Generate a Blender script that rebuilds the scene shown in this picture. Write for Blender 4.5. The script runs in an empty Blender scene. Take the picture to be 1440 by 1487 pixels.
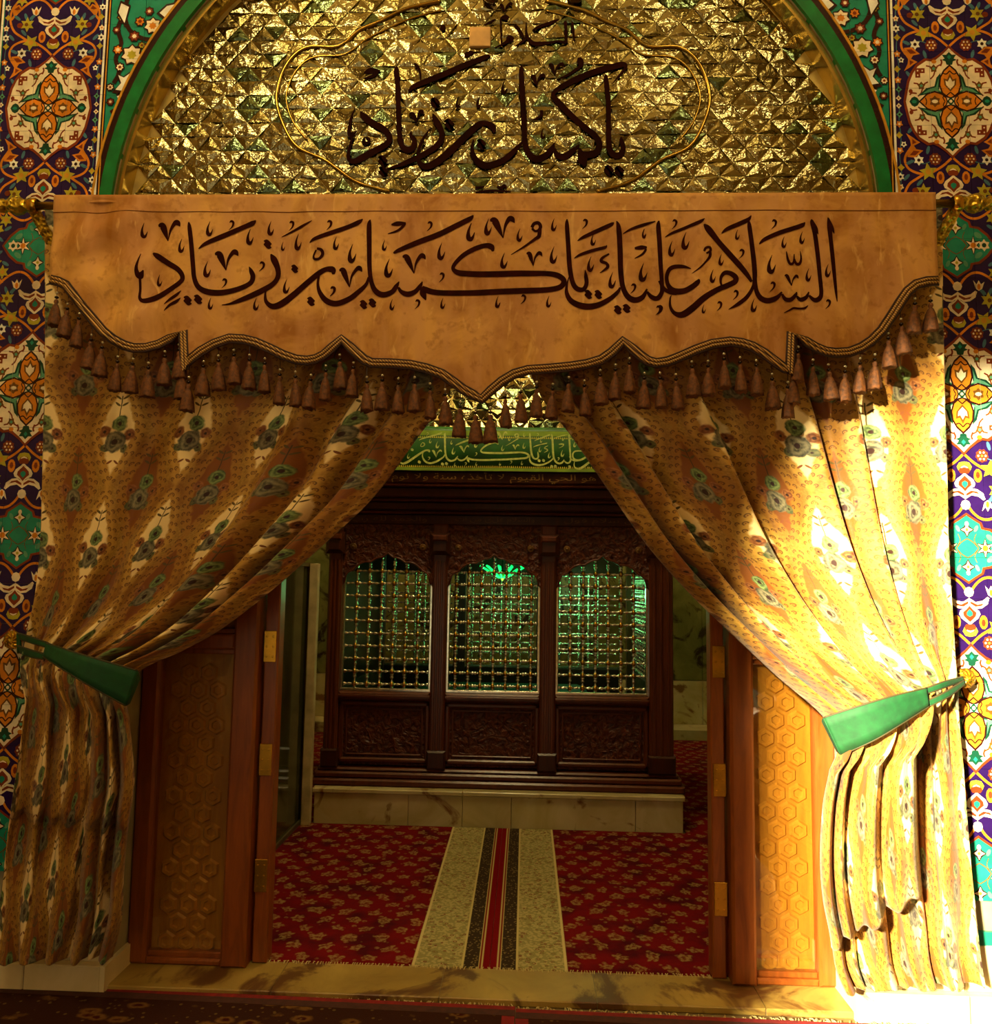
import bpy, math, random
import numpy as np
from math import sin, cos, pi, radians, sqrt, atan2, hypot
from mathutils import Matrix, Vector
random.seed(7)
SC = bpy.context.scene
COL = SC.collection
# ------------------------------------------------------------------ camera
W, H, F = 1440.0, 1487.0, 1150.0
CAMP = np.array([0.0, 0.0, 1.70])
def _rx(a): c, s = cos(a), sin(a); return np.array([[1,0,0],[0,c,-s],[0,s,c]])
def _rz(a): c, s = cos(a), sin(a); return np.array([[c,-s,0],[s,c,0],[0,0,1]])
ROT = _rz(radians(2.2)) @ _rx(pi/2 + radians(5.15)) @ _rz(radians(0.9))
cd = bpy.data.cameras.new('camera'); cam = bpy.data.objects.new('camera', cd); COL.objects.link(cam)
cd.sensor_fit = 'HORIZONTAL'; cd.sensor_width = 36.0; cd.lens = F/W*36.0; cd.clip_start = 0.02; cd.clip_end = 200
cam.matrix_world = Matrix([[*ROT[i], CAMP[i]] for i in range(3)] + [[0,0,0,1]])
SC.camera = cam
def at(px, py, Y):                      # point of the plane y = Y that the photograph shows at (px, py)
    d = ROT @ np.array([(px-W/2)/F, (H/2-py)/F, -1.0])
    p = CAMP + d*(Y/d[1])
    return float(p[0]), float(p[2])
# ------------------------------------------------------------------ world, sun, exposure
SC.view_settings.view_transform = 'Standard'; SC.view_settings.look = 'None'
SC.view_settings.gamma = 1.0; SC.view_settings.use_curve_mapping = False
SC.view_settings.exposure = 0.0
wd = bpy.data.worlds.new('sky'); SC.world = wd; wd.use_nodes = True
bg = wd.node_tree.nodes['Background']; bg.inputs[0].default_value = (1.0, .84, .52, 1); bg.inputs[1].default_value = .85
SUN_D = Vector((0.68, 1.0, -0.45)).normalized()
sl = bpy.data.lights.new('sun', 'SUN'); sl.energy = 38.0; sl.color = (1.0, .87, .56); sl.angle = radians(2.6)
sun = bpy.data.objects.new('sun', sl); COL.objects.link(sun)
sun.rotation_euler = SUN_D.to_track_quat('-Z', 'Y').to_euler(); sun.location = (-6, -6, 6)
# ------------------------------------------------------------------ helpers
def lin(c):
    return tuple(((v/255)/12.92 if v/255 <= .04045 else ((v/255+.055)/1.055)**2.4) for v in c) + (1.0,)
def link(o, parent=None):
    COL.objects.link(o)
    if parent is not None: o.parent = parent
    return o
def tag(o, label=None, cat=None, group=None, kind=None):
    if label: o['label'] = label
    if cat: o['category'] = cat
    if group: o['group'] = group
    if kind: o['kind'] = kind
    return o
def empty(name, loc=(0,0,0)):
    o = bpy.data.objects.new(name, None); o.empty_display_size = .05; COL.objects.link(o); o.location = loc
    return o
class MB:
    def __init__(s): s.v = []; s.f = []; s.m = []; s.uv = None
    def add(s, vs, fs, mi=0):
        n = len(s.v); s.v += [tuple(p) for p in vs]; s.f += [tuple(i+n for i in f) for f in fs]; s.m += [mi]*len(fs); return s
    def box(s, x0, x1, y0, y1, z0, z1, mi=0):
        vs = [(x,y,z) for z in (z0,z1) for y in (y0,y1) for x in (x0,x1)]
        return s.add(vs, [(0,2,3,1),(4,5,7,6),(0,1,5,4),(2,6,7,3),(0,4,6,2),(1,3,7,5)], mi)
    def bbox(s, x0, x1, y0, y1, z0, z1, b=.006, mi=0):   # box with bevelled front (-y) edges
        vs = [(x0,y1,z0),(x1,y1,z0),(x1,y1,z1),(x0,y1,z1),(x0,y0+b,z0),(x1,y0+b,z0),(x1,y0+b,z1),(x0,y0+b,z1),
              (x0+b,y0,z0+b),(x1-b,y0,z0+b),(x1-b,y0,z1-b),(x0+b,y0,z1-b)]
        return s.add(vs, [(3,2,1,0),(0,1,5,4),(1,2,6,5),(2,3,7,6),(3,0,4,7),(4,5,9,8),(5,6,10,9),(6,7,11,10),(7,4,8,11),(8,9,10,11)], mi)
    def tube(s, pts, rad, n=8, closed=False, mi=0):
        pts = [Vector(p) for p in pts]; N = len(pts); base = len(s.v); up = None
        for i, p in enumerate(pts):
            t = (pts[(i+1) % N if closed else min(i+1, N-1)] - pts[(i-1) % N if closed else max(i-1, 0)]).normalized()
            if up is None:
                up = Vector((0,0,1)) if abs(t.z) < .9 else Vector((1,0,0))
            a = t.cross(up).normalized(); up = a.cross(t).normalized()
            r = rad[i] if isinstance(rad, (list, tuple)) else rad
            for k in range(n):
                q = p + a*(r*cos(2*pi*k/n)) + up*(r*sin(2*pi*k/n)); s.v.append(tuple(q))
        for i in range(N if closed else N-1):
            j = (i+1) % N
            for k in range(n):
                s.f.append((base+i*n+k, base+i*n+(k+1)%n, base+j*n+(k+1)%n, base+j*n+k)); s.m.append(mi)
        if not closed:
            s.f.append(tuple(base+k for k in range(n))[::-1]); s.m.append(mi)
            s.f.append(tuple(base+(N-1)*n+k for k in range(n))); s.m.append(mi)
        return s
    def lathe(s, prof, axis='z', o=(0,0,0), n=12, mi=0):     # prof: (r, h)
        base = len(s.v)
        for r, h in prof:
            for k in range(n):
                a = 2*pi*k/n; x, y = r*cos(a), r*sin(a)
                p = (x, y, h) if axis == 'z' else ((h, x, y) if axis == 'x' else (x, h, y))
                s.v.append((p[0]+o[0], p[1]+o[1], p[2]+o[2]))
        for i in range(len(prof)-1):
            for k in range(n):
                q = (base+i*n+k, base+i*n+(k+1)%n, base+(i+1)*n+(k+1)%n, base+(i+1)*n+k)
                s.f.append(q if axis != 'y' else q[::-1]); s.m.append(mi)
        return s
    def prism(s, poly, y0, y1, mi=0):                        # poly in (x, z), front at y0
        n = len(poly)
        vs = [(x, y0, z) for x, z in poly] + [(x, y1, z) for x, z in poly]
        fs = [tuple(range(n)), tuple(range(2*n-1, n-1, -1))] + [(i, i+n, (i+1)%n+n, (i+1)%n) for i in range(n)]
        return s.add(vs, fs, mi)
    def build(s, name, mats, parent=None, smooth=False):
        me = bpy.data.meshes.new(name); me.from_pydata(s.v, [], s.f)
        if not isinstance(mats, (list, tuple)): mats = [mats]
        for m in mats: me.materials.append(m)
        if len(mats) > 1: me.polygons.foreach_set('material_index', s.m)
        if smooth: me.polygons.foreach_set('use_smooth', [True]*len(s.f))
        me.update()
        return link(bpy.data.objects.new(name, me), parent)
def copy_obj(o, loc=None, parent='same'):
    c = o.copy(); COL.objects.link(c)
    if parent != 'same': c.parent = parent
    if loc is not None: c.location = loc
    return c
def crom(P, n=6):                                            # Catmull-Rom through rows of numbers
    P = [np.array(p, float) for p in P]; out = []
    for i in range(len(P)-1):
        a = P[max(i-1,0)]; b = P[i]; c = P[i+1]; d = P[min(i+2,len(P)-1)]
        for k in range(n):
            t = k/n
            out.append(.5*((2*b)+(-a+c)*t+(2*a-5*b+4*c-d)*t*t+(-a+3*b-3*c+d)*t**3))
    out.append(P[-1]); return out
# ------------------------------------------------------------------ node expressions
class X:
    def __init__(s, nt, sock): s.nt = nt; s.s = sock
    def _m(s, op, *a, clamp=False):
        n = s.nt.nodes.new('ShaderNodeMath'); n.operation = op; n.use_clamp = clamp
        for i, v in enumerate((s,)+a):
            if isinstance(v, X): s.nt.links.new(v.s, n.inputs[i])
            else: n.inputs[i].default_value = float(v)
        return X(s.nt, n.outputs[0])
    def __add__(s, o): return s._m('ADD', o)
    __radd__ = __add__
    def __sub__(s, o): return s._m('SUBTRACT', o)
    def __rsub__(s, o): return (s*-1.0)+o
    def __mul__(s, o): return s._m('MULTIPLY', o)
    __rmul__ = __mul__
    def __truediv__(s, o): return s._m('DIVIDE', o)
    def cos(s): return s._m('COSINE')
    def sin(s): return s._m('SINE')
    def abs(s): return s._m('ABSOLUTE')
    def max(s, o): return s._m('MAXIMUM', o)
    def min(s, o): return s._m('MINIMUM', o)
    def sqrt(s): return s._m('SQRT')
    def atan2(s, o): return s._m('ARCTAN2', o)
    def wrap(s, hi, lo): return s._m('WRAP', hi, lo)
    def below(s, e, soft):                                   # 1 where s < e, soft edge
        return ((e - s)/soft + .5)._m('MULTIPLY', 1.0, clamp=True)
    def above(s, e, soft): return ((s - e)/soft + .5)._m('MULTIPLY', 1.0, clamp=True)
class Mat:
    def __init__(s, name, rough=.6, metal=0.0, spec=None, coat=0.0):
        s.m = bpy.data.materials.new(name); s.m.use_nodes = True; s.nt = s.m.node_tree
        s.b = s.nt.nodes['Principled BSDF']; s.b.inputs['Roughness'].default_value = rough; s.b.inputs['Metallic'].default_value = metal
        if spec is not None: s.b.inputs['Specular IOR Level'].default_value = spec
        if coat: s.b.inputs['Coat Weight'].default_value = coat; s.b.inputs['Coat Roughness'].default_value = .12
        s._tc = None
    def co(s, kind='Object'):
        if s._tc is None: s._tc = s.nt.nodes.new('ShaderNodeTexCoord')
        return s._tc.outputs[kind]
    def world(s): return s.nt.nodes.new('ShaderNodeNewGeometry').outputs['Position']
    def sep(s, v):
        n = s.nt.nodes.new('ShaderNodeSeparateXYZ'); s.nt.links.new(v, n.inputs[0]); return [X(s.nt, n.outputs[i]) for i in range(3)]
    def scale(s, v, k):
        n = s.nt.nodes.new('ShaderNodeMapping'); s.nt.links.new(v, n.inputs[0]); n.inputs['Scale'].default_value = k; return n.outputs[0]
    def noise(s, v, sc, det=4, rough=.55, dist=0.0):
        n = s.nt.nodes.new('ShaderNodeTexNoise'); s.nt.links.new(v, n.inputs['Vector']); n.inputs['Scale'].default_value = sc
        n.inputs['Detail'].default_value = det; n.inputs['Roughness'].default_value = rough; n.inputs['Distortion'].default_value = dist
        return X(s.nt, n.outputs['Fac'])
    def voro(s, v, sc, feat='F1', out='Distance', rnd=1.0):
        n = s.nt.nodes.new('ShaderNodeTexVoronoi'); n.feature = feat; s.nt.links.new(v, n.inputs['Vector']); n.inputs['Scale'].default_value = sc
        n.inputs['Randomness'].default_value = rnd
        return X(s.nt, n.outputs[out])
    def col(s, c):
        n = s.nt.nodes.new('ShaderNodeRGB'); n.outputs[0].default_value = lin(c) if max(c) > 1.001 else tuple(c)+(1,); return n.outputs[0]
    def mix(s, a, b, f):
        n = s.nt.nodes.new('ShaderNodeMix'); n.data_type = 'RGBA'
        for sock, v in ((n.inputs[6], a), (n.inputs[7], b)):
            if isinstance(v, tuple): sock.default_value = lin(v)
            else: s.nt.links.new(v, sock)
        if isinstance(f, X): s.nt.links.new(f.s, n.inputs[0])
        else: n.inputs[0].default_value = f
        return n.outputs[2]
    def base(s, c):
        if isinstance(c, tuple): s.b.inputs['Base Color'].default_value = lin(c)
        else: s.nt.links.new(c, s.b.inputs['Base Color'])
        return s
    def bump(s, h, strength=.4, dist=.01):
        n = s.nt.nodes.new('ShaderNodeBump'); n.inputs['Strength'].default_value = strength; n.inputs['Distance'].default_value = dist
        s.nt.links.new(h.s, n.inputs['Height']); s.nt.links.new(n.outputs[0], s.b.inputs['Normal']); return s
def flat(name, c, rough=.6, metal=0.0, var=.12, sc=8.0, coat=0.0, spec=None):
    M = Mat(name, rough, metal, spec, coat); n = M.noise(M.world(), sc)
    d = tuple(max(0, v*(1-var*1.6)) for v in c); l = tuple(min(255, v*(1+var)+1) for v in c)
    M.base(M.mix(d, l, n.above(.5, .5))); return M.m
def emit(name, c, st):
    m = bpy.data.materials.new(name); m.use_nodes = True; b = m.node_tree.nodes['Principled BSDF']
    b.inputs['Base Color'].default_value = lin(c); b.inputs['Emission Color'].default_value = lin(c); b.inputs['Emission Strength'].default_value = st
    return m
def wood(name, c1, c2, rough=.35, sc=1.0, spec=.4):
    M = Mat(name, rough, spec=spec); v = M.scale(M.world(), (9*sc, 9*sc, 1.2*sc)); n = M.noise(v, 2.5, 6, .6, 1.2)
    M.base(M.mix(c1, c2, n.above(.5, .45))); M.bump(n, .15, .004); return M.m
def marble(name, c1, c2, c3, sc=2.0, rough=.25, thr=.58):
    M = Mat(name, rough, spec=.4); v = M.world(); n = M.noise(v, sc, 6, .6, 1.4); n2 = M.noise(v, sc*.7+.3, 5, .6, 2.5)
    c = M.mix(c1, c2, n.above(.5, .35)); c = M.mix(c, c3, n2.above(thr, .08)); M.base(c); return M.m

# plain glaze colours of the tiles
T = {k: flat('glaze_'+k, c, .22, var=.10, sc=14, spec=.35) for k, c in dict(
    navy=(34,14,66), cream=(232,214,176), orange=(206,124,30), red=(120,48,22), teal=(28,132,104), green=(16,62,44), olive=(172,160,44),
    white=(238,232,214), dark=(44,14,14), blue=(64,112,130), brown=(104,66,22), gold=(196,140,40), sage=(84,148,112), grass=(20,110,52)).items()}
TK = list(T); TM = [T[k] for k in TK]

CX = -0.187                       # axis of the doorway
YW = 3.38                         # face of the tiled wall
# ------------------------------------------------------------------ room shell
M_plaster = flat('plaster', (206,172,112), .8, var=.08, sc=2)
M_ceil = flat('ceiling_plaster', (214,186,128), .8, var=.06, sc=2)
M_marble = marble('pale_marble', (204,190,140), (176,160,100), (122,84,40), 2.2, .3, .63)
M_marble_w = marble('cream_marble', (226,208,160), (204,184,130), (170,130,70), 1.6, .35, .66)
M_thresh = marble('threshold_marble', (176,146,70), (140,110,48), (96,60,26), 1.8, .42, .55)
M_green_marble = marble('green_marble', (128,124,64), (92,94,44), (52,40,20), 2.4, .25, .58)
M_stone = flat('floor_stone', (120,100,62), .5, sc=3)
def struct(name, mb, mat, parent=None):
    o = mb.build(name, mat, parent)
    if parent is None: o['kind'] = 'structure'
    return o
HX0, HX1, HY0, HZ = -4.6, 4.4, -2.0, 6.4
YI1 = 9.4
struct('floor', MB().box(-4.9, 4.7, -2.3, 9.7, -.12, 0), M_stone)
struct('ceiling', MB().box(HX0-.3, HX1+.3, HY0-.3, YW+.6, HZ, HZ+.2), M_ceil)
struct('wall_left', MB().box(HX0-.3, HX0, HY0, YW+.6, 0, HZ), M_plaster)
struct('wall_right', MB().box(HX1, HX1+.3, HY0, YW+.6, 0, HZ), M_plaster)
# back wall with the arched entrance that lets the sun in
def arch_pts(cx, rx, zs, rz, n=24): return [(cx+rx*cos(pi*i/n), zs+rz*sin(pi*i/n)) for i in range(n+1)]
AC, AR, AS, AH = -1.68, 1.14, 3.80, 1.30
a = arch_pts(AC, AR, AS, AH)
left_half = [(HX0-.3, 0), (AC-AR, 0)] + a[12:][::-1] + [(AC, HZ), (HX0-.3, HZ)]
right_half = [(AC+AR, 0), (HX1+.3, 0), (HX1+.3, HZ), (AC, HZ)] + a[:13][::-1]
wb = MB().prism(left_half, HY0-.3, HY0).prism(right_half, HY0-.3, HY0)
struct('wall_back', wb, M_plaster)
# inner chamber
struct('ceiling_inner', MB().box(-4.9, 4.7, YW+.6, YI1+.3, 5.2, 5.4), M_ceil)
M_dado = flat('inner_plaster', (150,124,72), .7, sc=2)
struct('wall_inner_left', MB().box(-4.9, -4.6, YW+.6, YI1, 0, 5.2), M_dado)
struct('wall_inner_right', MB().box(4.4, 4.7, YW+.6, YI1, 0, 5.2), M_dado)
wib = struct('wall_inner_back', MB().box(-4.9, 4.7, YI1, YI1+.3, 0, 5.2), M_dado)
# marble slabs on the inner back wall
k = 0
for i, x in enumerate(np.arange(-4.5, 4.3, .82)):
    MB().bbox(x, x+.815, YI1-.03, YI1, .62, 2.9, .004).build('marble_slab', M_green_marble, wib)
    MB().bbox(x, x+.815, YI1-.035, YI1, .12, .61, .004).build('marble_slab', M_marble, wib)
struct('baseboard_inner', MB().box(-4.6, 4.4, YI1-.42, YI1-.035, 0, .12), M_marble)

# ------------------------------------------------------------------ front wall : core, tiles, arch
OH = 1.53                           # half width of the opening
OT = 3.06                           # its top
RC, ZC = 1.714, 3.284               # arch of the mirror field
core = MB()
core.box(HX0, CX-OH, YW+.012, YW+.6, 0, ZC).box(CX+OH, HX1, YW+.012, YW+.6, 0, ZC)
core.box(CX-OH, CX+OH, YW+.012, YW+.6, OT, ZC).box(HX0, HX1, YW+.14, YW+.6, ZC, HZ)
for sgn in (-1, 1):
    arc = [(CX+sgn*RC*cos(pi/2*i/24), ZC+RC*sin(pi/2*i/24)) for i in range(25)]
    xe = HX0 if sgn < 0 else HX1
    pl = arc + [(CX, HZ), (xe, HZ), (xe, ZC)]
    if sgn > 0: pl = pl[::-1]
    core.prism(pl, YW+.012, YW+.14)
wf = struct('wall_front', core, flat('wall_core', (150,138,104), .8, sc=6))

def star(cx, cz, r1, r2, n, rot=0.0):
    return [(cx+(r1 if i % 2 == 0 else r2)*sin(rot+pi*i/n), cz+(r1 if i % 2 == 0 else r2)*cos(rot+pi*i/n)) for i in range(2*n)]
def ell(cx, cz, rx, rz, n=12, rot=0.0):
    return [(cx+rx*cos(2*pi*i/n)*cos(rot)-rz*sin(2*pi*i/n)*sin(rot), cz+rx*cos(2*pi*i/n)*sin(rot)+rz*sin(2*pi*i/n)*cos(rot)) for i in range(n)]
def ribbon(pts, n=5):                                        # pts (x, z, width) -> outline
    P = crom(pts, n); L = []; R = []
    for i, p in enumerate(P):
        q = P[min(i+1, len(P)-1)]; r = P[max(i-1, 0)]; d = np.array([q[0]-r[0], q[1]-r[1]]); l = hypot(*d) or 1; nx, nz = -d[1]/l, d[0]/l
        w = max(p[2], .02)/2; L.append((p[0]+nx*w, p[1]+nz*w)); R.append((p[0]-nx*w, p[1]-nz*w))
    return L, R
def stroke(pts, w, n=4):
    L, R = ribbon([(x, z, w) for x, z in pts], n)
    return [[L[i], L[i+1], R[i+1], R[i]] for i in range(len(L)-1)]
def clip(poly, nx, nz, d):                                   # keep nx*x+nz*z <= d
    out = []
    for i in range(len(poly)):
        a = poly[i]; b = poly[(i+1) % len(poly)]; da = nx*a[0]+nz*a[1]-d; db = nx*b[0]+nz*b[1]-d
        if da <= 0: out.append(a)
        if (da < 0 < db) or (db < 0 < da):
            t = da/(da-db); out.append((a[0]+(b[0]-a[0])*t, a[1]+(b[1]-a[1])*t))
    return out
# --- one quarter of the repeating strip ornament (units of a zoomed photograph, x from the axis, z up from the medallion's centre)
Q = []
def q(c, poly): Q.append((c, [poly]))
def qs(c, pts, w): Q.append((c, stroke(pts, w)))
def flower(c, x, z, r, n=5, core='dark', rc=.32): q(c, star(x, z, r, r*.62, n)); q(core, ell(x, z, r*rc, r*rc, 8))
qs('orange', [(10,585),(90,655),(170,705),(250,743),(350,740),(450,695),(490,625),(485,565),(450,505)], 24)
qs('orange', [(280,735),(360,785),(450,845),(500,935),(510,1025),(490,1105),(430,1190)], 24)
qs('orange', [(10,1040),(60,1125),(140,1190),(230,1200),(330,1150),(420,1070),(500,980)], 24)
qs('blue', [(530,40),(540,200),(525,380),(545,560),(530,740),(545,900),(530,1100),(545,1300),(530,1475)], 9)
qs('blue', [(180,595),(300,640),(430,600)], 9); qs('blue', [(215,1065),(260,980),(310,925),(420,900)], 10); qs('blue', [(300,925),(240,1010)], 9)
for x, z, a in ((430,1000,.6),(255,1010,-.7),(345,835,.8),(440,625,.4),(250,500,1.3),(425,290,.9),(360,1290,.5),(440,1400,-.6),(480,780,.8),(330,1010,1.2)): q('blue', ell(x, z, 46, 18, 8, a))
q('orange', [(465,570),(385,578),(300,505),(372,490),(395,455),(328,420),(370,395),(400,370),(472,325),(432,400),(425,450),(458,500)]); q('red', [(440,552),(385,556),(335,512),(400,505)]); q('red', [(410,440),(365,420),(410,385)])
q('orange', [(500,1110),(420,1150),(370,1090),(430,1080),(470,1010)]); q('red', [(475,1095),(425,1130),(400,1095),(440,1085)])
q('cream', [(0,1010),(60,972),(130,985),(180,1022),(198,1010),(180,955),(120,915),(60,908),(0,945)]); q('red', [(10,980),(80,948),(140,962),(165,985),(120,938),(60,928),(10,958)])
q('cream', ell(0, 1065, 48, 48, 12)[3:10][::-1] if False else [(0,1113),(34,1099),(48,1065),(34,1031),(0,1017)])
q('cream', [(0,962),(30,920),(92,892),(104,860),(82,820),(40,790),(0,758)]); q('red', [(0,938),(30,905),(66,876),(60,842),(30,812),(0,786)]); q('teal', [(0,905),(28,875),(28,850),(0,835)])
q('orange', ell(132, 785, 42, 66, 10)); q('red', ell(132, 780, 20, 34, 8))
q('olive', [(0,650),(50,660),(75,700),(60,735),(0,735)]); q('red', [(0,690),(40,700),(58,740),(40,765),(0,765)]); q('cream', [(0,690),(30,702),(40,715),(0,705)])
q('olive', star(310, 925, 84, 44, 6)); q('brown', ell(320, 925, 22, 22, 8)); q('red', ell(395, 915, 34, 30, 8))
q('olive', star(255, 725, 96, 46, 5, .5)); q('gold', ell(255, 725, 30, 30, 8))
q('cream', [(160,1125),(185,1040),(215,1020),(250,1040),(275,1110),(240,1085),(217,1125),(195,1085)]); q('orange', ell(217, 1060, 18, 32, 8))
q('red', star(180, 595, 68, 58, 9)); [q('cream', ell(180+36*cos(a), 595+36*sin(a), 11, 11, 6)) for a in np.arange(0, 2*pi, pi/3)]; q('gold', ell(180, 595, 13, 13, 6))
flower('white', 350, 605, 58, 6); flower('white', 545, 775, 44, 6); flower('olive', 535, 680, 38, 4, 'gold'); flower('orange', 540, 505, 40, 5, 'cream')
flower('white', 500, 440, 34, 5); flower('olive', 545, 345, 38, 4, 'gold'); flower('orange', 540, 230, 40, 5, 'cream'); flower('sage', 535, 130, 34, 4); flower('cream', 540, 40, 30, 4, 'red')
flower('cream', 545, 880, 36, 5, 'orange'); flower('olive', 535, 1000, 36, 4, 'gold'); flower('white', 540, 1110, 40, 6); flower('orange', 545, 1220, 36, 5, 'cream'); flower('white', 535, 1340, 40, 6); flower('olive', 540, 1440, 36, 4, 'gold')
q('olive', star(385, 1200, 78, 40, 6)); q('gold', ell(385,1200,24,24,8)); q('olive', star(455, 1300, 60, 32, 5))
# cartouche
q('red', [(0,1140),(70,1185),(150,1232),(165,1278),(240,1290),(330,1362),(410,1475),(0,1475)])
q('teal', [(0,1165),(60,1205),(128,1245),(142,1296),(225,1312),(310,1380),(385,1475),(0,1475)])
qs('brown', [(0,1385),(60,1420),(110,1475)], 9); qs('brown', [(110,1475),(70,1400),(90,1340)], 7)
q('dark', star(0, 1300, 74, 40, 4)); q('cream', star(0, 1300, 58, 26, 4)); q('olive', ell(0, 1300, 16, 16, 8)); q('cream', ell(0, 1245, 20, 24, 8))
q('dark', star(175, 1475, 98, 46, 6)); q('cream', star(175, 1475, 84, 30, 6)); q('orange', ell(175, 1475, 30, 30, 10))
q('cream', star(285, 1475, 62, 40, 6)); q('green', ell(285, 1475, 24, 24, 8)); q('sage', ell(225, 1375, 46, 26, 10, .6)); q('sage', ell(90, 1290, 20, 36, 8, .5))
# medallion
q('red', [(0,590),(66,526),(140,470),(190,446),(256,455),(350,392),(402,318),(446,222),(468,128),(492,0),(0,0)])
q('cream', [(0,560),(60,500),(130,445),(165,415),(240,428),(330,370),(380,300),(420,210),(440,120),(465,0),(0,0)])
q('orange', ell(160, 418, 28, 22, 8)); q('red', ell(412, 110, 22, 24, 8))
q('green', [(0,520),(30,490),(75,490),(48,450),(80,435),(40,420),(30,385),(0,380)]); q('teal', [(0,490),(22,465),(0,440)])
q('green', [(320,0),(345,40),(375,55),(405,40),(430,0)]); q('teal', ell(378, 0, 26, 18, 8))
for x, z in ((165,345),(300,165)):
    q('brown', star(x, z, 46, 30, 5)); q('sage', ell(x, z, 16, 16, 8))
    qs('red', [(x-10,z-30),(x+5,z-75),(x+40,z-110)], 15); qs('red', [(x+30,z+20),(x+80,z+30)], 15); qs('red', [(x-30,z+20),(x-70,z+40)], 15)
for dx, dz in ((-24,24),(24,24),(24,-24)): q('red', [(310+dx-26,300+dz-26),(310+dx+26,300+dz-26),(310+dx+26,300+dz+26),(310+dx-26,300+dz+26)]); q('cream', ell(310+dx, 300+dz, 9, 9, 6))
qs('red', [(350,85),(400,90),(425,70)], 16); qs('red', [(90,440),(80,410),(95,370)], 18)
q('green', [(50,60),(118,120),(95,300),(140,250),(165,160),(250,140),(335,60),(240,75),(150,110)]); q('sage', [(95,100),(128,130),(118,240),(148,150),(230,125),(290,80),(170,110)])
q('dark', [(0,388),(66,330),(108,255),(118,170),(92,85),(40,40),(0,30)]); q('orange', [(0,365),(55,315),(92,250),(102,170),(78,95),(30,55),(0,42)])
q('dark', [(30,0),(40,36),(82,82),(165,110),(250,82),(335,0)]); q('orange', [(42,0),(50,32),(90,68),(165,94),(240,70),(314,0)])
qs('dark', [(0,320),(38,285),(80,300)], 12); qs('dark', [(0,95),(40,60),(60,40)], 12); qs('dark', [(60,0),(80,40),(60,60)], 10); qs('dark', [(250,0),(262,40)], 10)
q('brown', [(0,290),(30,230),(68,240),(60,170),(0,100)]); q('cream', [(0,250),(24,205),(48,215),(42,170),(0,125)])
q('brown', star(165, 0, 62, 44, 6)); q('cream', ell(165, 0, 34, 20, 8)); q('green', [(0,46),(40,0),(0,-2)]); q('cream', ell(0, 0, 17, 17, 8))
UX, UZ, PER, ZM0 = .000415, .655/1475, 1.31, 3.842
SHP = []                                                     # absolute list, right half: (colour, polygon, order)
for kz in range(-3, 3):
    z0 = ZM0+PER*kz
    for n, (c, polys) in enumerate(Q):
        for p in polys:
            for sx in (-1, 1):
                for sz in (-1, 1):
                    pp = [(2.029+sx*x*UX, z0+sz*max(z, 0)*UZ) for x, z in p]
                    if sx*sz < 0: pp = pp[::-1]
                    SHP.append((c, pp, n+.2*(sx > 0)+.4*(sz > 0)))
NQ = len(Q)
for x0, x1, c in ((1.764,1.771,'gold'),(1.771,1.779,'dark'),(1.779,1.789,'white'),(2.27,2.28,'white'),(2.28,2.288,'dark'),(2.288,2.294,'gold')): SHP.append((c, [(x0,.2),(x1,.2),(x1,6),(x0,6)], NQ+1))
# spandrel ornament, read off the right spandrel
def sp(px, py): x, z = at(px, py, YW); return x-CX, z
def spp(c, poly, n): SHP.append((c, [(x, z) for x, z in poly], NQ+2+n))
PXM = .003
def sflower(px, py, r, c, core, n=7, o=6):
    x, z = sp(px, py); spp('dark', star(x, z, (r+2.2)*PXM, (r*.75+2)*PXM, n), o); spp(c, star(x, z, r*PXM, r*.7*PXM, n), o+1); spp(core, star(x, z, r*.5*PXM, r*.35*PXM, n), o+2)
for pts in ([(1150,-60),(1165,-30),(1185,-8),(1190,20),(1205,42),(1230,47),(1256,32),(1264,5),(1256,-25),(1235,-45)], [(1250,60),(1234,72),(1228,90),(1240,112),(1256,128),(1262,150),(1272,160),(1280,152)], [(1264,5),(1274,30),(1268,52),(1276,75),(1270,95),(1278,112)], [(1252,64),(1236,58),(1222,62),(1214,58)], [(1210,44),(1218,52),(1230,56)], [(1256,128),(1268,120),(1276,126)], [(1272,160),(1280,178),(1278,195),(1284,215)], [(1120,-90),(1150,-70),(1190,-60),(1220,-80)]):
    for p in stroke([sp(*p) for p in pts], .008): spp('dark', p, 1)
for a in ((1220,27,13,'cream','orange'),(1251,70,16,'cream','olive'),(1240,20,7,'orange','red'),(1248,42,8,'red','cream'),(1273,62,7,'orange','cream'),(1216,60,6,'navy','cream'),(1275,175,7,'orange','red'),(1277,192,6,'red','dark'),(1195,8,10,'cream','dark'),(1268,12,7,'olive','dark'),(1200,-40,14,'cream','orange'),(1240,-50,12,'cream','red'),(1160,-45,10,'orange','cream'),(1276,32,5,'red','cream'),(1269,88,6,'cream','red'),(1262,142,5,'orange','cream'),(1233,90,5,'orange','red'),(1283,118,5,'cream','red'),(1226,5,6,'red','cream'),(1282,140,5,'red','cream'),(1281,214,4,'cream','red'),(1236,56,5,'olive','red')): sflower(*a)
for pts in ([(1240,100),(1252,97),(1262,104),(1271,100),(1266,112),(1275,122),(1262,124),(1250,115)], [(1262,128),(1272,132),(1266,142),(1271,152),(1262,148)], [(1183,-5),(1199,-2),(1210,8),(1200,16),(1188,12)], [(1258,-2),(1270,-8),(1274,6),(1264,22)]):
    P = [sp(*p) for p in pts]; m = (sum(p[0] for p in P)/len(P), sum(p[1] for p in P)/len(P))
    spp('dark', [(m[0]+(x-m[0])*1.35, m[1]+(z-m[1])*1.35) for x, z in P], 8); spp('white', P, 9)
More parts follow.
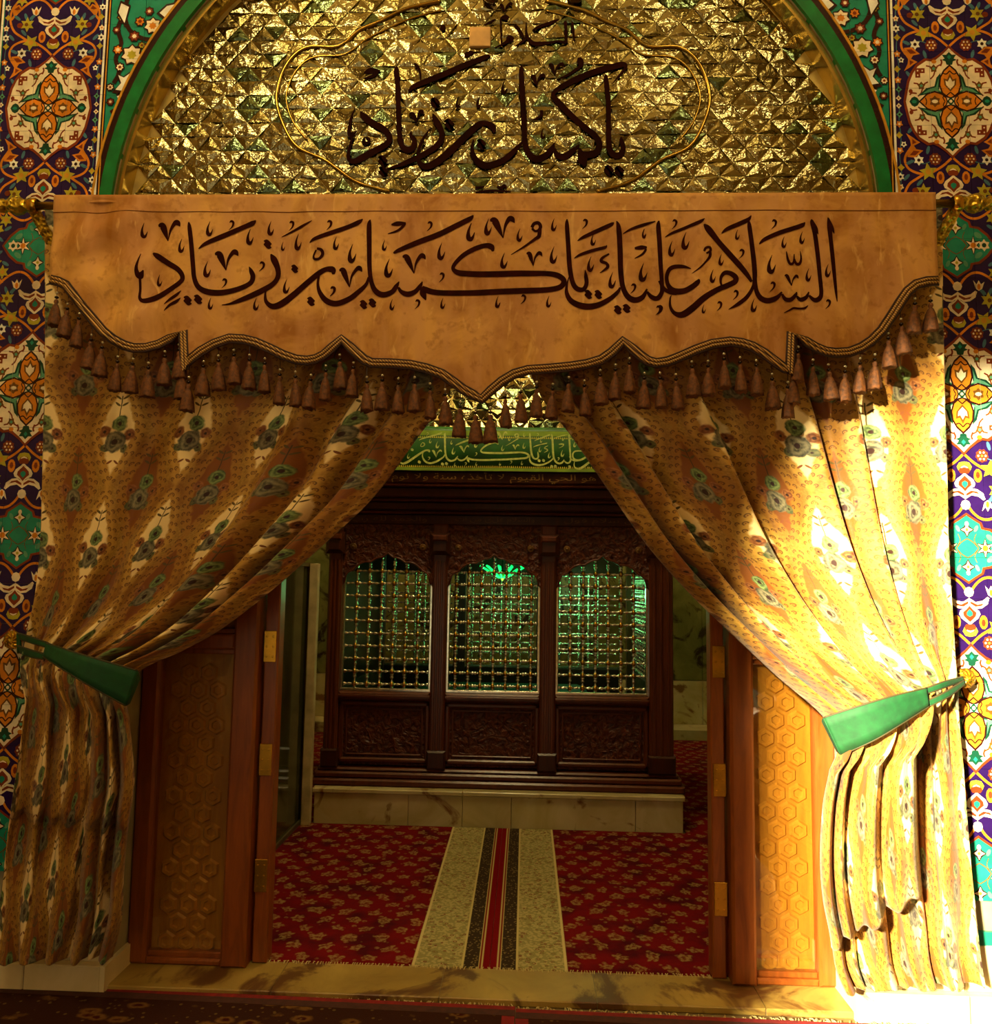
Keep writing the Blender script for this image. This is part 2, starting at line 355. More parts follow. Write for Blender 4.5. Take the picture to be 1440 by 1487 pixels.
# --- tiles: every glazed tile its own object, the painted pieces clipped to it
TW, TH, J = .163, .1722, .0012
def tile(sgn, x0, x1, z0, z1, base, chord=None):
    poly = [(x0,z0),(x1,z0),(x1,z1),(x0,z1)]
    if chord: poly = clip(poly, *chord)
    if len(poly) < 3: return
    ar = abs(sum(poly[i][0]*poly[(i+1)%len(poly)][1]-poly[(i+1)%len(poly)][0]*poly[i][1] for i in range(len(poly))))/2
    if ar < 4e-4: return
    cxm, czm = (x0+x1)/2, (z0+z1)/2
    mp = (lambda x: (CX+sgn*x)-(CX+sgn*cxm))
    mb = MB(); fl = poly if sgn > 0 else poly[::-1]
    mb.prism([(mp(x), z-czm) for x, z in fl], 0, .0115, TK.index(base))
    for c, p, n in SHP:
        if min(v[0] for v in p) > x1 or max(v[0] for v in p) < x0 or min(v[1] for v in p) > z1 or max(v[1] for v in p) < z0: continue
        r = clip(clip(clip(clip(p, -1, 0, -x0), 1, 0, x1), 0, -1, -z0), 0, 1, z1)
        if chord and len(r) > 2: r = clip(r, *chord)
        if len(r) < 3: continue
        if sgn < 0: r = r[::-1]
        mb.add([(mp(x), -.0002-.00003*n, z-czm) for x, z in r], [tuple(range(len(r)))], TK.index(c))
    o = mb.build('tile', TM, wf); o.location = (CX+sgn*cxm, YW, czm)
for sgn in (-1, 1):
    for j in range(28):
        z0 = 4.249-.1722*23+TH*j
        if z0 < .3: continue
        if z0 > 5.1: continue
        for i in range(4):
            x0 = 1.780+TW*i
            if i == 1 and z0 < 2.9 and z0+TH > .3 and False: continue
            tile(sgn, x0+J/2 if i else 1.7655, x0+TW-J/2, z0+J/2, z0+TH-J/2, 'navy' if i < 3 else 'teal')
        if z0 < 3.2 or z0 > 4.75: continue
        for i in range(1, 7):
            x1 = 1.764-TW*(i-1); x0 = x1-TW; R2 = RC+.085
            a = atan2(z0+TH/2-ZC, (x0+x1)/2)
            if hypot(x1, z0+TH-ZC) < R2: continue
            ch = (-cos(a), -sin(a), -(R2+ZC*sin(a))) if hypot(x0, z0-ZC) < R2 else None
            tile(sgn, x0+J, x1-J, z0+J/2, z0+TH-J/2, 'teal', ch)
# plain glazed field beyond the strips, lower bands
for sgn in (-1, 1):
    xa, xb = CX+sgn*2.433, (HX0 if sgn < 0 else HX1)
    MB().box(min(xa,xb), max(xa,xb), YW, YW+.012, .34, 5.2).build('glazed_field', T['teal'], wf)
    xa = CX+sgn*OH
    MB().box(min(xa,xb), max(xa,xb), YW-.004, YW+.012, .29, .342).build('teal_band', T['teal'], wf)
    MB().box(min(xa,CX+sgn*1.765), max(xa,CX+sgn*1.765), YW+.001, YW+.012, .34, ZC).build('reveal_edge', T['navy'], wf)
# bands around the mirror arch
def ring(r0, r1, y0, y1, n=72):
    mb = MB(); base = []
    for i in range(n+1):
        a = pi*i/n
        for r, y in ((r0,y0),(r1,y0),(r1,y1),(r0,y1)): mb.v.append((CX+r*cos(a), y, ZC+r*sin(a)))
    for i in range(n):
        for k in range(4):
            mb.f.append((4*i+k, 4*i+(k+1)%4, 4*i+4+(k+1)%4, 4*i+4+k)); mb.m.append(0)
    return mb
ring(RC, RC+.056, YW-.006, YW+.12).build('green_arch_band', T['grass'], wf)
ring(RC+.0565, RC+.082, YW-.003, YW+.012).build('dark_arch_line', T['dark'], wf)
ring(RC+.0825, RC+.093, YW-.006, YW+.012).build('gold_arch_line', T['gold'], wf)
ring(RC-.03, RC-.002, YW+.02, YW+.12).build('mirror_arch_rim', flat('rim_glass', (190,160,80), .2, .9), wf)
# ------------------------------------------------------------------ traced lettering
def strokes_to_px(txt, ox, oy, sc):
    """lines 'x,y,w x,y,w ...' traced in a zoomed crop -> lists of (px, py, width px)"""
    out = []
    for ln in txt.strip().splitlines():
        ln = ln.strip()
        if not ln: continue
        k, _, r = ln.partition(' ') if ln[0].isalpha() else ('s', '', ln)
        N = [[float(v) for v in t.split(',')] for t in r.split()]
        if k == 's': out.append(N)
        elif k == 'd':                                       # diamond dots x,y,size
            for x, y, w in N: out.append([(x-w*.5,y+w*.06,1),(x-w*.06,y+w*.03,w*.98),(x+w*.06,y-w*.03,w*.98),(x+w*.5,y-w*.06,1)])
        elif k == 't':                                       # hooked ticks x,y,height
            for t in N:
                x, y = t[:2]; h = t[2] if len(t) > 2 else 95
                out.append([(x+h*.14,y-h*.95,2),(x-h*.02,y-h*.5,h*.11),(x-h*.02,y-h*.12,h*.22),(x+h*.1,y-h*.03,h*.2),(x+h*.22,y-h*.16,h*.1),(x+h*.32,y-h*.42,2)])
        elif k == 'c':                                       # commas
            for x, y in N: out.append([(x-18,y-4,4),(x-6,y-14,14),(x+8,y-4,15),(x+2,y+22,10),(x-24,y+48,2)])
        elif k == 'v':                                       # small v: bottom, left top, right top, width
            for bx, by, lx, ly, rx, ry, w in N:
                out.append([(lx-w*.7,ly,w*.3),(lx,ly,w),(lx+(bx-lx)*.45,ly+(by-ly)*.4,w*.85),(bx,by,3)])
                out.append([(bx,by,3),(bx+(rx-bx)*.25,by+(ry-by)*.6,w*.4),(rx-w*.3,ry,w*.7),(rx+w*.2,ry+w*.1,w*.8),(rx+w*.6,ry+w*.7,3)])
    return [[(ox+p[0]/sc, oy+p[1]/sc, p[2]/sc) for p in st] for st in out]
VAL = strokes_to_px("""
155,325,10 185,345,34 260,395,34 330,440,32 362,490,30 345,530,30 250,590,34 160,640,36 95,660,30 68,640,18 70,580,14 72,500,14
78,335,4 55,430,16 60,480,30 75,490,36 95,450,6
405,110,8 412,150,26 425,250,28 435,400,28 445,500,28 475,565,32 540,595,38 640,598,36 750,575,32 830,535,28 850,490,30 838,450,26 825,420,4
475,298,6 520,262,22 600,222,30 700,180,32 800,140,30 850,118,30 872,98,6
970,325,8 990,360,40 1015,420,34 1018,475,30 990,525,30 930,570,34 850,615,34 760,655,28 690,678,14 632,685,4
1410,470,16 1405,440,40 1360,435,30 1310,460,34 1230,520,36 1140,595,38 1050,665,42 985,690,36 940,660,24 932,610,14 940,570,6
1295,290,14 1325,300,20 1335,330,20 1310,360,16 1278,362,16 1272,340,12 1290,300,10
232,680,4 270,650,16 320,620,20 355,590,4
232,725,4 270,690,16 320,665,20 352,640,4
1045,205,3 1120,170,14 1200,130,16 1260,98,4
d 950,258,56 1135,425,52 400,658,58 470,648,58 1250,655,58
t 80,210,100 348,320,95 540,200,100 820,260,110 962,190,95 1048,295,60 1150,290,110 520,485,110 185,545,80 1065,590,100 545,710,80 862,715,85
c 705,115 1120,115 1388,115 655,520 915,400 1408,575
v 260,243,215,130,320,112,40 662,445,612,330,725,318,40
""", 190, 300, 4.8) + strokes_to_px("""
92,250,4 130,222,22 250,180,28 370,140,28 435,112,28 465,90,6
155,480,16 148,540,18 165,600,28 210,655,36 280,675,36 370,645,34 440,595,30 490,550,22 510,500,16
518,95,6 510,140,30 512,300,30 515,440,28 530,540,28 560,600,34 610,625,36 670,605,30 700,565,26 720,530,6
715,570,14 735,600,26 780,615,34 830,595,28 865,555,24 880,525,6
880,560,16 900,580,36 960,600,34 1060,608,34 1200,605,34 1330,600,36 1500,595,36 1650,582,36 1790,566,34 1850,545,34 1865,505,34 1820,470,34 1740,458,32 1620,465,36 1450,475,38 1300,474,36 1200,472,36 1130,466,34 1095,440,24 1110,400,24 1170,340,28 1250,295,30 1320,275,30 1360,285,36 1372,315,14
870,570,10 885,610,40 905,655,6
680,332,10 720,308,26 850,250,34 1000,195,36 1130,130,34 1210,88,30 1235,62,6
665,130,10 710,122,30 765,118,12
758,120,18 735,150,16 700,175,14 640,195,4
t 268,295,90 378,385,130 610,310,75 1000,368,120 1205,235,125 1325,195,110 635,495,130 665,725,75 1015,712,75 1395,705,70
c 235,115 935,125 260,575 1020,485 850,670
d 472,688,56 535,680,56
v 372,565,325,445,440,435,36 822,470,768,355,880,345,36
""", 430, 300, 4.8) + strokes_to_px("""
490,145,20 505,118,20 535,112,22 550,135,22 540,160,18 512,168,14 492,150,16
545,150,24 540,200,24 510,225,18 430,285,12 345,340,4
735,85,6 735,130,26 745,280,28 755,420,30 775,520,30 805,565,32 850,570,28 872,530,26 868,480,24 862,435,4
750,480,4 735,540,14 735,600,26 770,655,34 850,688,40 940,682,36 1030,640,30 1090,590,22 1105,560,10
1080,100,6 1095,150,30 1105,300,32 1110,450,32 1125,560,30 1160,630,34 1210,655,36 1260,635,30 1290,580,10
1290,600,14 1320,635,28 1360,645,30 1390,610,28 1395,560,26 1385,400,28 1378,250,30 1370,140,28 1375,100,8
808,235,4 850,210,20 950,165,26 1040,125,24 1062,108,4
785,355,4 830,330,18 920,300,20 1000,280,18 1012,265,3
1125,190,4 1180,160,16 1270,130,20 1350,105,6
1030,325,10 985,350,16 975,375,20 1010,390,18 1020,415,20 990,440,12 965,455,4
1205,295,14 1250,290,28 1290,290,14
1285,300,14 1260,335,14 1205,365,4
t 50,235,125 175,190,110 395,240,90 635,160,85 285,430,110 630,380,115 910,262,80 890,440,105 1040,555,110 1265,222,65 1250,520,130 245,705,80 600,690,80
c 865,105 435,635 1200,560 1385,712
d 885,605,56 955,605,56 1090,715,56 1150,710,56
v 290,225,228,100,345,88,42 500,410,472,328,545,320,28
""", 670, 300, 4.8) + strokes_to_px("""
350,435,4 300,420,20 240,420,26 200,440,26 180,490,24 190,550,28 230,590,40 300,590,36 360,560,34 395,530,30 405,510,10
130,520,22 160,575,24 205,600,26 250,605,26
600,575,6 562,555,12 555,505,18 580,468,26 620,468,30 658,495,34 655,525,34 610,550,34 530,585,34 440,640,38 360,710,42 290,755,40 235,745,26 205,700,18 205,640,10 215,620,4
440,125,10 470,160,40 540,250,34 620,340,36 700,430,34 745,490,26 768,530,16
752,100,6 755,140,26 770,260,28 785,400,30 790,500,28 780,560,20 740,630,24 680,680,24 610,720,4
790,500,24 800,590,26 830,645,32 880,665,34 940,645,28 975,605,10
975,620,14 1000,655,26 1040,655,26 1075,620,20 1082,600,6
1082,630,14 1110,652,26 1150,635,24 1172,595,8
1172,620,14 1210,650,28 1245,640,30 1260,600,26 1250,480,26 1235,330,28 1215,190,28 1195,110,26 1190,88,6
1305,75,6 1315,130,28 1325,220,26 1340,350,26 1355,500,22 1365,600,16 1372,660,4
1195,95,10 1222,150,22 1238,192,4
1308,80,10 1335,145,20 1350,187,4
170,215,4 220,185,16 320,145,20 410,108,22 445,85,4
562,190,6 600,160,24 680,125,28 745,95,26 768,65,4
822,268,8 860,235,24 960,190,28 1060,155,28 1125,130,26 1145,110,6
1010,320,6 1018,370,16 1035,405,18 1060,395,14 1066,335,6
1066,370,12 1080,402,18 1105,400,18 1116,365,14 1110,312,4
440,315,14 452,292,16 478,288,16 484,312,16 455,330,12
480,310,16 480,350,18 450,390,12 410,430,10 355,468,3
990,750,4 1030,730,10 1060,715,14 1100,715,12 1140,710,14 1165,690,4
t 15,215,60 205,340,105 300,292,120 550,410,80 490,530,90 665,230,70 985,290,80 1115,255,85 890,470,130 1160,515,90 1298,482,90 430,745,60 775,732,90
c 240,110 930,115 705,320 915,555 665,605 550,685 125,715 1312,665
v 1045,560,1010,492,1082,490,22
""", 930, 300, 4.8)
TYM = strokes_to_px("""
200,550,10 225,590,50 300,650,54 400,705,52 450,770,50 430,830,46 330,890,52 220,950,54 140,985,44 95,960,30 95,900,22 115,820,18 130,760,20 165,722,8
150,520,4 115,620,20 100,720,28 115,755,46 145,740,30
240,775,10 270,785,22 272,815,24 240,830,26 222,810,18 235,775,8
520,155,8 512,200,40 525,350,40 530,550,40 540,760,40 560,850,44 610,885,54 660,860,44 668,800,40 640,760,30 640,720,6
618,380,8 660,335,36 800,275,44 950,215,46 1100,150,46 1230,100,42 1300,70,32 1325,58,8
668,130,12 690,155,26 715,200,20 722,280,8
1105,62,26 1130,55,34 1165,40,34 1188,42,14
230,215,10 290,195,50 370,195,10
345,205,30 310,240,26 225,265,6
830,570,10 855,630,50 900,710,46 905,790,44 850,860,44 740,930,44 620,985,40 520,1025,26 425,1052,6
1365,735,16 1355,690,50 1300,655,40 1230,665,50 1130,750,54 1030,850,56 930,940,58 840,1005,56 760,1030,50 705,980,34 705,890,24 750,780,18 815,690,4
1185,795,8 1170,870,26 1190,950,44 1250,1010,56 1330,1020,54 1460,965,48 1560,870,34 1615,815,12
d 850,475,86 972,660,86 392,980,86 398,1075,86 1252,835,86
t 1040,510,95 1220,510,95
v 690,650,650,575,730,552,38
""", 490, 70, 6.0) + strokes_to_px("""
405,150,8 400,210,40 410,400,46 422,600,44 430,800,44 460,910,48 530,965,58 610,935,46 660,880,40 690,825,8
685,870,20 710,925,44 770,945,52 840,900,44 905,840,12
905,870,16 930,920,50 1000,925,56 1060,900,54 1080,830,50 1040,760,48 940,680,48 830,580,46 740,490,50 685,425,40 685,385,32 760,330,44 900,260,50 1050,200,48 1200,160,48 1285,140,44 1310,165,26 1260,230,18 1195,305,4
900,900,20 935,970,80 955,1030,8
730,460,20 785,498,8
1135,225,8 1140,280,38 1160,500,40 1160,700,40 1165,850,44 1200,925,50 1260,930,50 1290,870,40 1270,800,30 1270,770,6
d 1165,1065,88 1255,1072,88
v 690,230,662,148,752,138,34 535,325,505,245,588,235,34
905,80,24 915,115,54 935,165,14
925,150,26 850,205,22 780,245,16 705,272,4
t 240,390,120 580,780,90
575,540,24 575,580,26 540,608,16 500,625,4
0,1215,20 80,1205,8
0,1255,10 150,1240,18 310,1250,8
190,1205,16 225,1215,24 255,1195,20 270,1225,10
""", 690, 70, 6.0) + strokes_to_px("""
1165,170,8 1172,220,22 1185,335,6
1105,170,10 1112,190,24 1118,300,20 1112,338,22 1050,330,14 1000,340,18 900,350,28 850,345,30 815,310,26 798,260,18 797,180,8
705,200,20 740,240,26 775,300,20
800,290,16 770,330,16 708,372,4
545,382,4 600,358,16 640,335,24 665,310,50 692,325,30
597,350,10 592,200,12 595,150,16 630,140,40 655,152,28
v 625,95,598,42,672,28,24
845,245,6 900,215,22 1000,180,24 1062,152,6
455,205,5 500,180,16 548,152,4
105,240,10 125,225,40 142,205,16
d 320,438,34 352,425,34
""", 620, 0, 5.54)
def lettering(strokes, name, mat, parent, Y, off, warp=None, thick=.0, ysurf=None):
    """flat lettering laid on a surface; depth offset towards the hall"""
    mb = MB()
    for k, st in enumerate(strokes):
        L, R = ribbon(st, 6); n = len(L); dy = off + .00004*(k % 7)
        vs = []
        for p in L+R:
            a, b = warp(*p) if warp else p
            x, z = at(a, b, Y)
            vs.append((x, (ysurf(x, z) if ysurf else Y)-dy, z))
        fs = [(i, i+1, n+i+1, n+i) for i in range(n-1)]
        if thick:
            m = len(vs); vs = vs + [(x, y+thick, z) for x, y, z in vs]
            fs += [(i, m+i, m+i+1, i+1) for i in range(n-1)] + [(n+i, n+i+1, m+n+i+1, m+n+i) for i in range(n-1)]
        mb.add(vs, fs)
    return mb.build(name, mat, parent)

# ------------------------------------------------------------------ mirror mosaic in the arch
def mirror_mat(name, tint, rough):
    M = Mat(name, rough, 1.0); n = M.voro(M.world(), 16, out='Color'); sx = M.noise(M.world(), 3.0, 3)
    c = M.mix(tuple(int(v*.72) for v in tint), tint, sx.above(.5, .5)); M.base(c)
    h = M.noise(M.world(), 38, 3); M.bump(h, .35, .02); return M.m
M_mir = [mirror_mat('mirror_glass', (170,160,116), .13), mirror_mat('mirror_glass_old', (142,128,78), .2), mirror_mat('mirror_glass_green', (112,128,92), .12)]
M_seam = flat('mirror_seam', (190,168,96), .3, .6)
YT = YW+.10
tym = struct('wall_arch', MB().prism([(CX+(RC-.001)*cos(pi*i/64), ZC+(RC-.001)*sin(pi*i/64)) for i in range(64, -1, -1)], YT+.006, YT+.038), M_seam)
rng = random.Random(11)
def facets(inside, x0, x1, z0, z1, bw, rh, y, depth, tilt):
    out = []; rows = int((z1-z0)/rh)+1
    for j in range(rows):
        zl = z0+j*rh; off = (j % 2)*bw/2
        for i in range(int((x1-x0)/bw)+2):
            xa = x0-bw+i*bw+off
            for tri in (((xa,zl),(xa+bw,zl),(xa+bw/2,zl+rh)), ((xa+bw/2,zl+rh),(xa+bw,zl),(xa+1.5*bw,zl+rh))):
                cx = sum(p[0] for p in tri)/3; cz = sum(p[1] for p in tri)/3
                if not inside(cx, cz): continue
                g = 1-.0011/rh*2
                loc = [((p[0]-cx)*g, (p[1]-cz)*g) for p in tri]
                ax, az = rng.gauss(0, tilt), rng.gauss(0, tilt)
                yy = lambda p: p[0]*ax+p[1]*az
                ap = (rng.uniform(-.1,.1)*bw, rng.uniform(-.15,.15)*rh)
                v = [(p[0], yy(p), p[1]) for p in loc] + [(ap[0], -depth*rng.uniform(.4, 1.3), ap[1])] + [(p[0], .013, p[1]) for p in loc]
                f = [(0,1,3),(1,2,3),(2,0,3),(0,4,5,1),(1,5,6,2),(2,6,4,0)]
                out.append(((cx, y, cz), v, f, rng.choices((0,1,2), (6,3,1.2))[0]))
    return out
def in_arch(x, z): return hypot(x-CX, z-ZC) < RC-.045 and z > ZC+.03
FA = facets(in_arch, CX-RC, CX+RC, ZC+.0, ZC+RC, .115, .068, YT, .0065, .055)
FA.sort(key=lambda f: abs(f[0][2]-3.62)*1.0+abs(f[0][0]-CX)*.12)
def put_facets(FA, parent, n1):
    for (c, v, f, m) in FA[:n1]:
        o = MB().add(v, f).build('mirror_facet', M_mir[m], parent); o.location = c
    mb = MB()
    for (c, v, f, m) in FA[n1:]: mb.add([(a+c[0], b+c[1], d+c[2]) for a, b, d in v], f, m)
    if mb.f:
        o = mb.build('mirror_facets', M_mir, parent); o['kind'] = 'stuff'
put_facets(FA, tym, 300)
# cartouche moulding of cut glass and its plain patch
M_mould = flat('gilt_mould', (150,118,44), .18, .85, sc=20)
def mould(pts, w, name):
    P = crom([(*at(a, b, YT), 0) for a, b in pts], 6)
    mb = MB(); mb.tube([(p[0], YT-.004, p[1]) for p in P], w, 6); return mb.build(name, M_mould, tym, True)
CART = [(640,2),(590,14),(552,32),(522,45),(492,68),(445,70),(416,96),(402,140),(411,180),(432,214),(470,232),(490,246),(520,266),(566,279)]
mould(CART, .009, 'cartouche_mould'); mould([(1432-x, y) for x, y in CART], .009, 'cartouche_mould')
IN = [(640,16),(596,28),(560,44),(532,58),(500,80),(456,84),(430,104),(416,140),(425,176),(446,204)]
mould(IN, .005, 'cartouche_bead'); mould([(1432-x, y) for x, y in IN], .005, 'cartouche_bead')
x0, z1 = at(682, 42, YT); x1, z0 = at(712, 70, YT)
MB().bbox(x0, x1, YT-.016, YT, z0, z1, .003).build('plain_patch', flat('patch', (214,164,92), .6), tym)
M_ink = flat('dark_paint', (34,10,5), .9, var=.2, spec=.05)
lettering([[(a, b, w*1.08) for a, b, w in st] for st in TYM], 'lettering', M_ink, tym, YT-.011, 0, thick=.004)
# two glass drops at the head of the cartouche
for px in (713, 835):
    x, z = at(px, -6, YT)
    o = MB().lathe([(0,-.055),(.02,-.05),(.038,-.03),(.042,0),(.03,.03),(.012,.05),(.006,.07)], 'z', (0,0,0), 14).build('glass_drop', flat('amber_glass', (120,84,24), .08, .5), tym, True); o.location = (x, YT-.03, z)
# ------------------------------------------------------------------ added, unseen fill lamps of the hall; lamps of the chamber
M_brass = flat('brass', (196,146,44), .25, .9, sc=12)
M_bulb = emit('warm_bulb', (255,222,150), 40.0)
def point(name, loc, w, col, r, parent=None):
    l = bpy.data.lights.new(name, 'POINT'); l.energy = w; l.color = col; l.shadow_soft_size = r
    o = bpy.data.objects.new(name, l); link(o, parent); o.location = loc; return o
def chandelier(loc, ceil, R, n, w, col, label, bulb=M_bulb):
    root = empty('chandelier', loc)
    MB().lathe([(.03,-.30),(.07,-.22),(.03,-.12),(.025,0),(.06,.06),(.03,.14),(.012,.2),(.012,ceil-loc[2])], 'z').build('stem', M_brass, root, True)
    for k in range(n):
        a = 2*pi*k/n; ca, sa = cos(a), sin(a)
        ar = MB().tube([(p[0]*ca, p[0]*sa, p[1]) for p in ((.03,-.1),(.3*R,-.22),(.7*R,-.2),(R,-.02),(R,.05))], .012, 6).build('arm', M_brass, root, True)
        MB().lathe([(.0,.05),(.045,.055),(.05,.07),(.018,.08)], 'z', (R*ca,R*sa,0), 10).build('cup', M_brass, ar, True)
        MB().lathe([(.016,.08),(.03,.12),(.034,.15),(.024,.19),(.004,.23)], 'z', (R*ca,R*sa,0), 10).build('bulb', bulb, ar, True)
    point('lamp_light', (0,0,-.02), w, col, .3, root)
    return tag(root, label, 'chandelier')
chandelier((-1.5, 1.3, 5.2), HZ, .5, 8, 132, (1.0,.83,.43), 'added brass chandelier with eight bulbs, unseen fill light for the tiled wall')  # lamp added out of view as warm ambient light for the hall
chandelier((1.2, 1.3, 5.2), HZ, .42, 6, 62, (1.0,.82,.43), 'added brass chandelier with six bulbs, unseen fill light before the arch')  # second added lamp, unseen; fills the hall and gives the mirrors glints
chandelier((-.1, 8.3, 4.35), 5.2, .36, 8, 120, (1.0,.84,.46), 'brass chandelier hanging in the inner chamber behind the shrine')
chandelier((-.2, 4.7, 4.5), 5.2, .3, 5, 150, (1.0,.83,.42), 'brass chandelier hanging in the inner chamber between doorway and shrine')
# ------------------------------------------------------------------ marble threshold and skirting
def slabs(name, xs, y0, y1, z0, z1, mat, label=None):
    r = struct(name, MB().box(xs[0]+.002, xs[-1]-.002, y0+.004, y1-.002, z0, z1-.004), M_stone)
    for a, b in zip(xs[:-1], xs[1:]): MB().bbox(a+.0015, b-.0015, y0, y1, z0, z1, .004).build('marble_slab', mat, r)
    return r
slabs('trim_1', [CX-OH, -1.02, -.33, .31, .98, CX+OH], YW-.02, YW+.23, 0, .028, M_thresh)
for nm, a, b in (('baseboard_left', HX0, CX-OH), ('baseboard_right', CX+OH, HX1)):
    xs = [a, *( [a+.9, a+1.8, b-.32, b] if nm == 'baseboard_left' else [a+.42, a+1.2, a+2.0, b])]
    r = slabs(nm, xs, YW-.05, YW+.012, 0, .115, M_marble_w)
    slab_xs = xs
    for p, q_ in zip(slab_xs[:-1], slab_xs[1:]): MB().bbox(p+.001, q_-.001, YW-.012, YW+.012, .116, .29, .002).build('marble_slab', M_marble_w, r)
    xe = b if nm == 'baseboard_left' else a
    MB().box(min(xe, xe+(.02 if nm == 'baseboard_left' else -.02)), max(xe, xe+(.02 if nm == 'baseboard_left' else -.02)), YW-.05, YW+.6, 0, .115).build('marble_return', M_marble_w, r)
# ------------------------------------------------------------------ carpets
def carpet_mat(name, sgn, xin):
    """red field with small pale flowers; pale border along x = xin"""
    M = Mat(name, .95, spec=.1); x, y, z = M.sep(M.world()); nz = M.noise(M.world(), 60, 2)
    d = (x - xin)*float(sgn)
    def lat(u, v, ox, oy, W_, H_):
        a = (u+ox).wrap(W_/2, -W_/2); b = (v+oy).wrap(H_/2, -H_/2)
        th = a.atan2(b); r = (a*a+b*b).sqrt(); return r - (th*5.0).cos()*.006, r
    nx = (M.noise(M.world(), 6, 3)-.5)*.12; ny = (M.noise(M.world(), 8, 3)-.5)*.12; u = x+nx; v = y+ny
    f1, r1 = lat(u, v, 0, 0, .15, .20); f2, r2 = lat(u, v, .075, .10, .15, .20)
    fl = f1.min(f2); rr = r1.min(r2)
    small = M.voro(M.scale(M.world(), (1, 1, .01)), 16)
    m = fl.below(.034, .008).max(small.below(.20, .06)*.75)
    c = M.mix((112,10,12), (74,8,14), M.noise(M.world(), 5, 3).above(.55, .2))
    c = M.mix(c, (150,120,66), m*(nz.above(.46, .25))*.85)
    c = M.mix(c, (112,50,30), rr.below(.008, .004))
    # border bands by distance from the seam
    vb = M.voro(M.scale(M.world(), (1, 1, .01)), 30); vb2 = M.voro(M.scale(M.world(), (1, 1, .01)), 64)
    beige = M.mix((176,160,104), (122,74,48), (vb-.25).abs().below(.07, .06)); beige = M.mix(beige, (130,124,70), vb2.above(.5, .12)*.7); beige = M.mix(beige, (112,50,34), vb.below(.10, .05))
    darkb = M.mix((56,42,28), (132,112,66), vb2.below(.30, .1)*.8)
    c = M.mix(c, beige, d.below(.345, .004)); c = M.mix(c, (206,186,124), (d-.338).abs().below(.006, .003))
    c = M.mix(c, darkb, d.below(.125, .003)); c = M.mix(c, (196,176,112), (d-.121).abs().below(.005, .003))
    c = M.mix(c, (190,168,104), d.below(.050, .003)); c = M.mix(c, (120,30,20), (d-.042).abs().below(.004, .003)); c = M.mix(c, (118,8,10), d.below(.031, .003))
    M.base(c); M.bump(M.noise(M.world(), 300, 2), .4, .004); return M.m
def carpet(name, x0, x1, y0, y1, mat, label, zt=.014, skew=0.0):
    root = empty(name, ((x0+x1)/2, (y0+y1)/2, 0)); mb = MB(); nx, ny = 8, 16
    lx, ly = root.location.x, root.location.y
    mb.box(x0-lx, x1-lx, YW+.605-ly, 5.652-ly, .001, zt)                    # fitted into the doorway and round the plinth
    a_, b_ = (x0, -1.485) if x0 < -1 else (1.125, x1)
    mb.box(a_-lx, b_-lx, 5.652-ly, y1-ly, .001, zt)
    mb.box(max(x0, CX-1.10)-lx, min(x1, CX+1.16)-lx, y0-ly, YW+.605-ly, .001, zt)
    mb.build('pile', mat, root)
    return tag(root, label, 'carpet', None), root
XS = -.138
c1, r1 = carpet('carpet', -2.9, XS-.001, 3.615, YI1-.43, carpet_mat('red_carpet', -1, XS), 'red floral carpet reaching from the doorway to the glass screen, pale border along the seam')
c2, r2 = carpet('carpet', XS+.001, 3.4, 3.615, YI1-.43, carpet_mat('red_carpet_b', 1, XS), 'red floral carpet passing the open side of the marble plinth, pale border along the seam')
M_fringe = flat('fringe_wool', (190,170,110), .95, sc=90)
def fringe(root, x0, x1, y, dirn, n, L, z=.006):
    mb = MB(); rg = random.Random(3)
    for i in range(n):
        x = x0+(x1-x0)*(i+rg.random())/n; dx = rg.uniform(-.4,.4)*L; l = L*rg.uniform(.6,1.2)
        mb.tube([(x,y,z),(x+dx*.5,y+dirn*l*.5,z+.004),(x+dx,y+dirn*l,z-.002)], .0022, 4)
    mb.v = [(a-root.location.x, b-root.location.y, c) for a, b, c in mb.v]
    o = mb.build('fringe', M_fringe, root); o['kind'] = 'stuff'
fringe(r1, -1.3, XS, 3.618, -1, 90, .02, .030); fringe(r2, XS, 1.0, 3.618, -1, 90, .02, .030)
def hall_carpet_mat():
    M = Mat('hall_carpet', .95, spec=.1); x, y, z = M.sep(M.world())
    n = M.voro(M.scale(M.world(), (.55, 1, .01)), 13); n2 = M.voro(M.scale(M.world(), (1, 1, .01)), 30); w = M.noise(M.world(), 30, 3)
    c = M.mix((54,26,13), (108,72,32), (n+(w-.5)*.3).below(.30, .12)); c = M.mix(c, (60,16,11), (n+(w-.5)*.3).below(.16, .08)); c = M.mix(c, (118,88,44), n2.below(.20, .1)*.6)
    M.base(c); M.bump(M.noise(M.world(), 250, 2), .4, .004); return M.m
M_hc = hall_carpet_mat(); M_hred = flat('carpet_red_edge', (122,12,10), .95, sc=40); M_hbr = flat('carpet_brown_edge', (66,28,14), .95, sc=40)
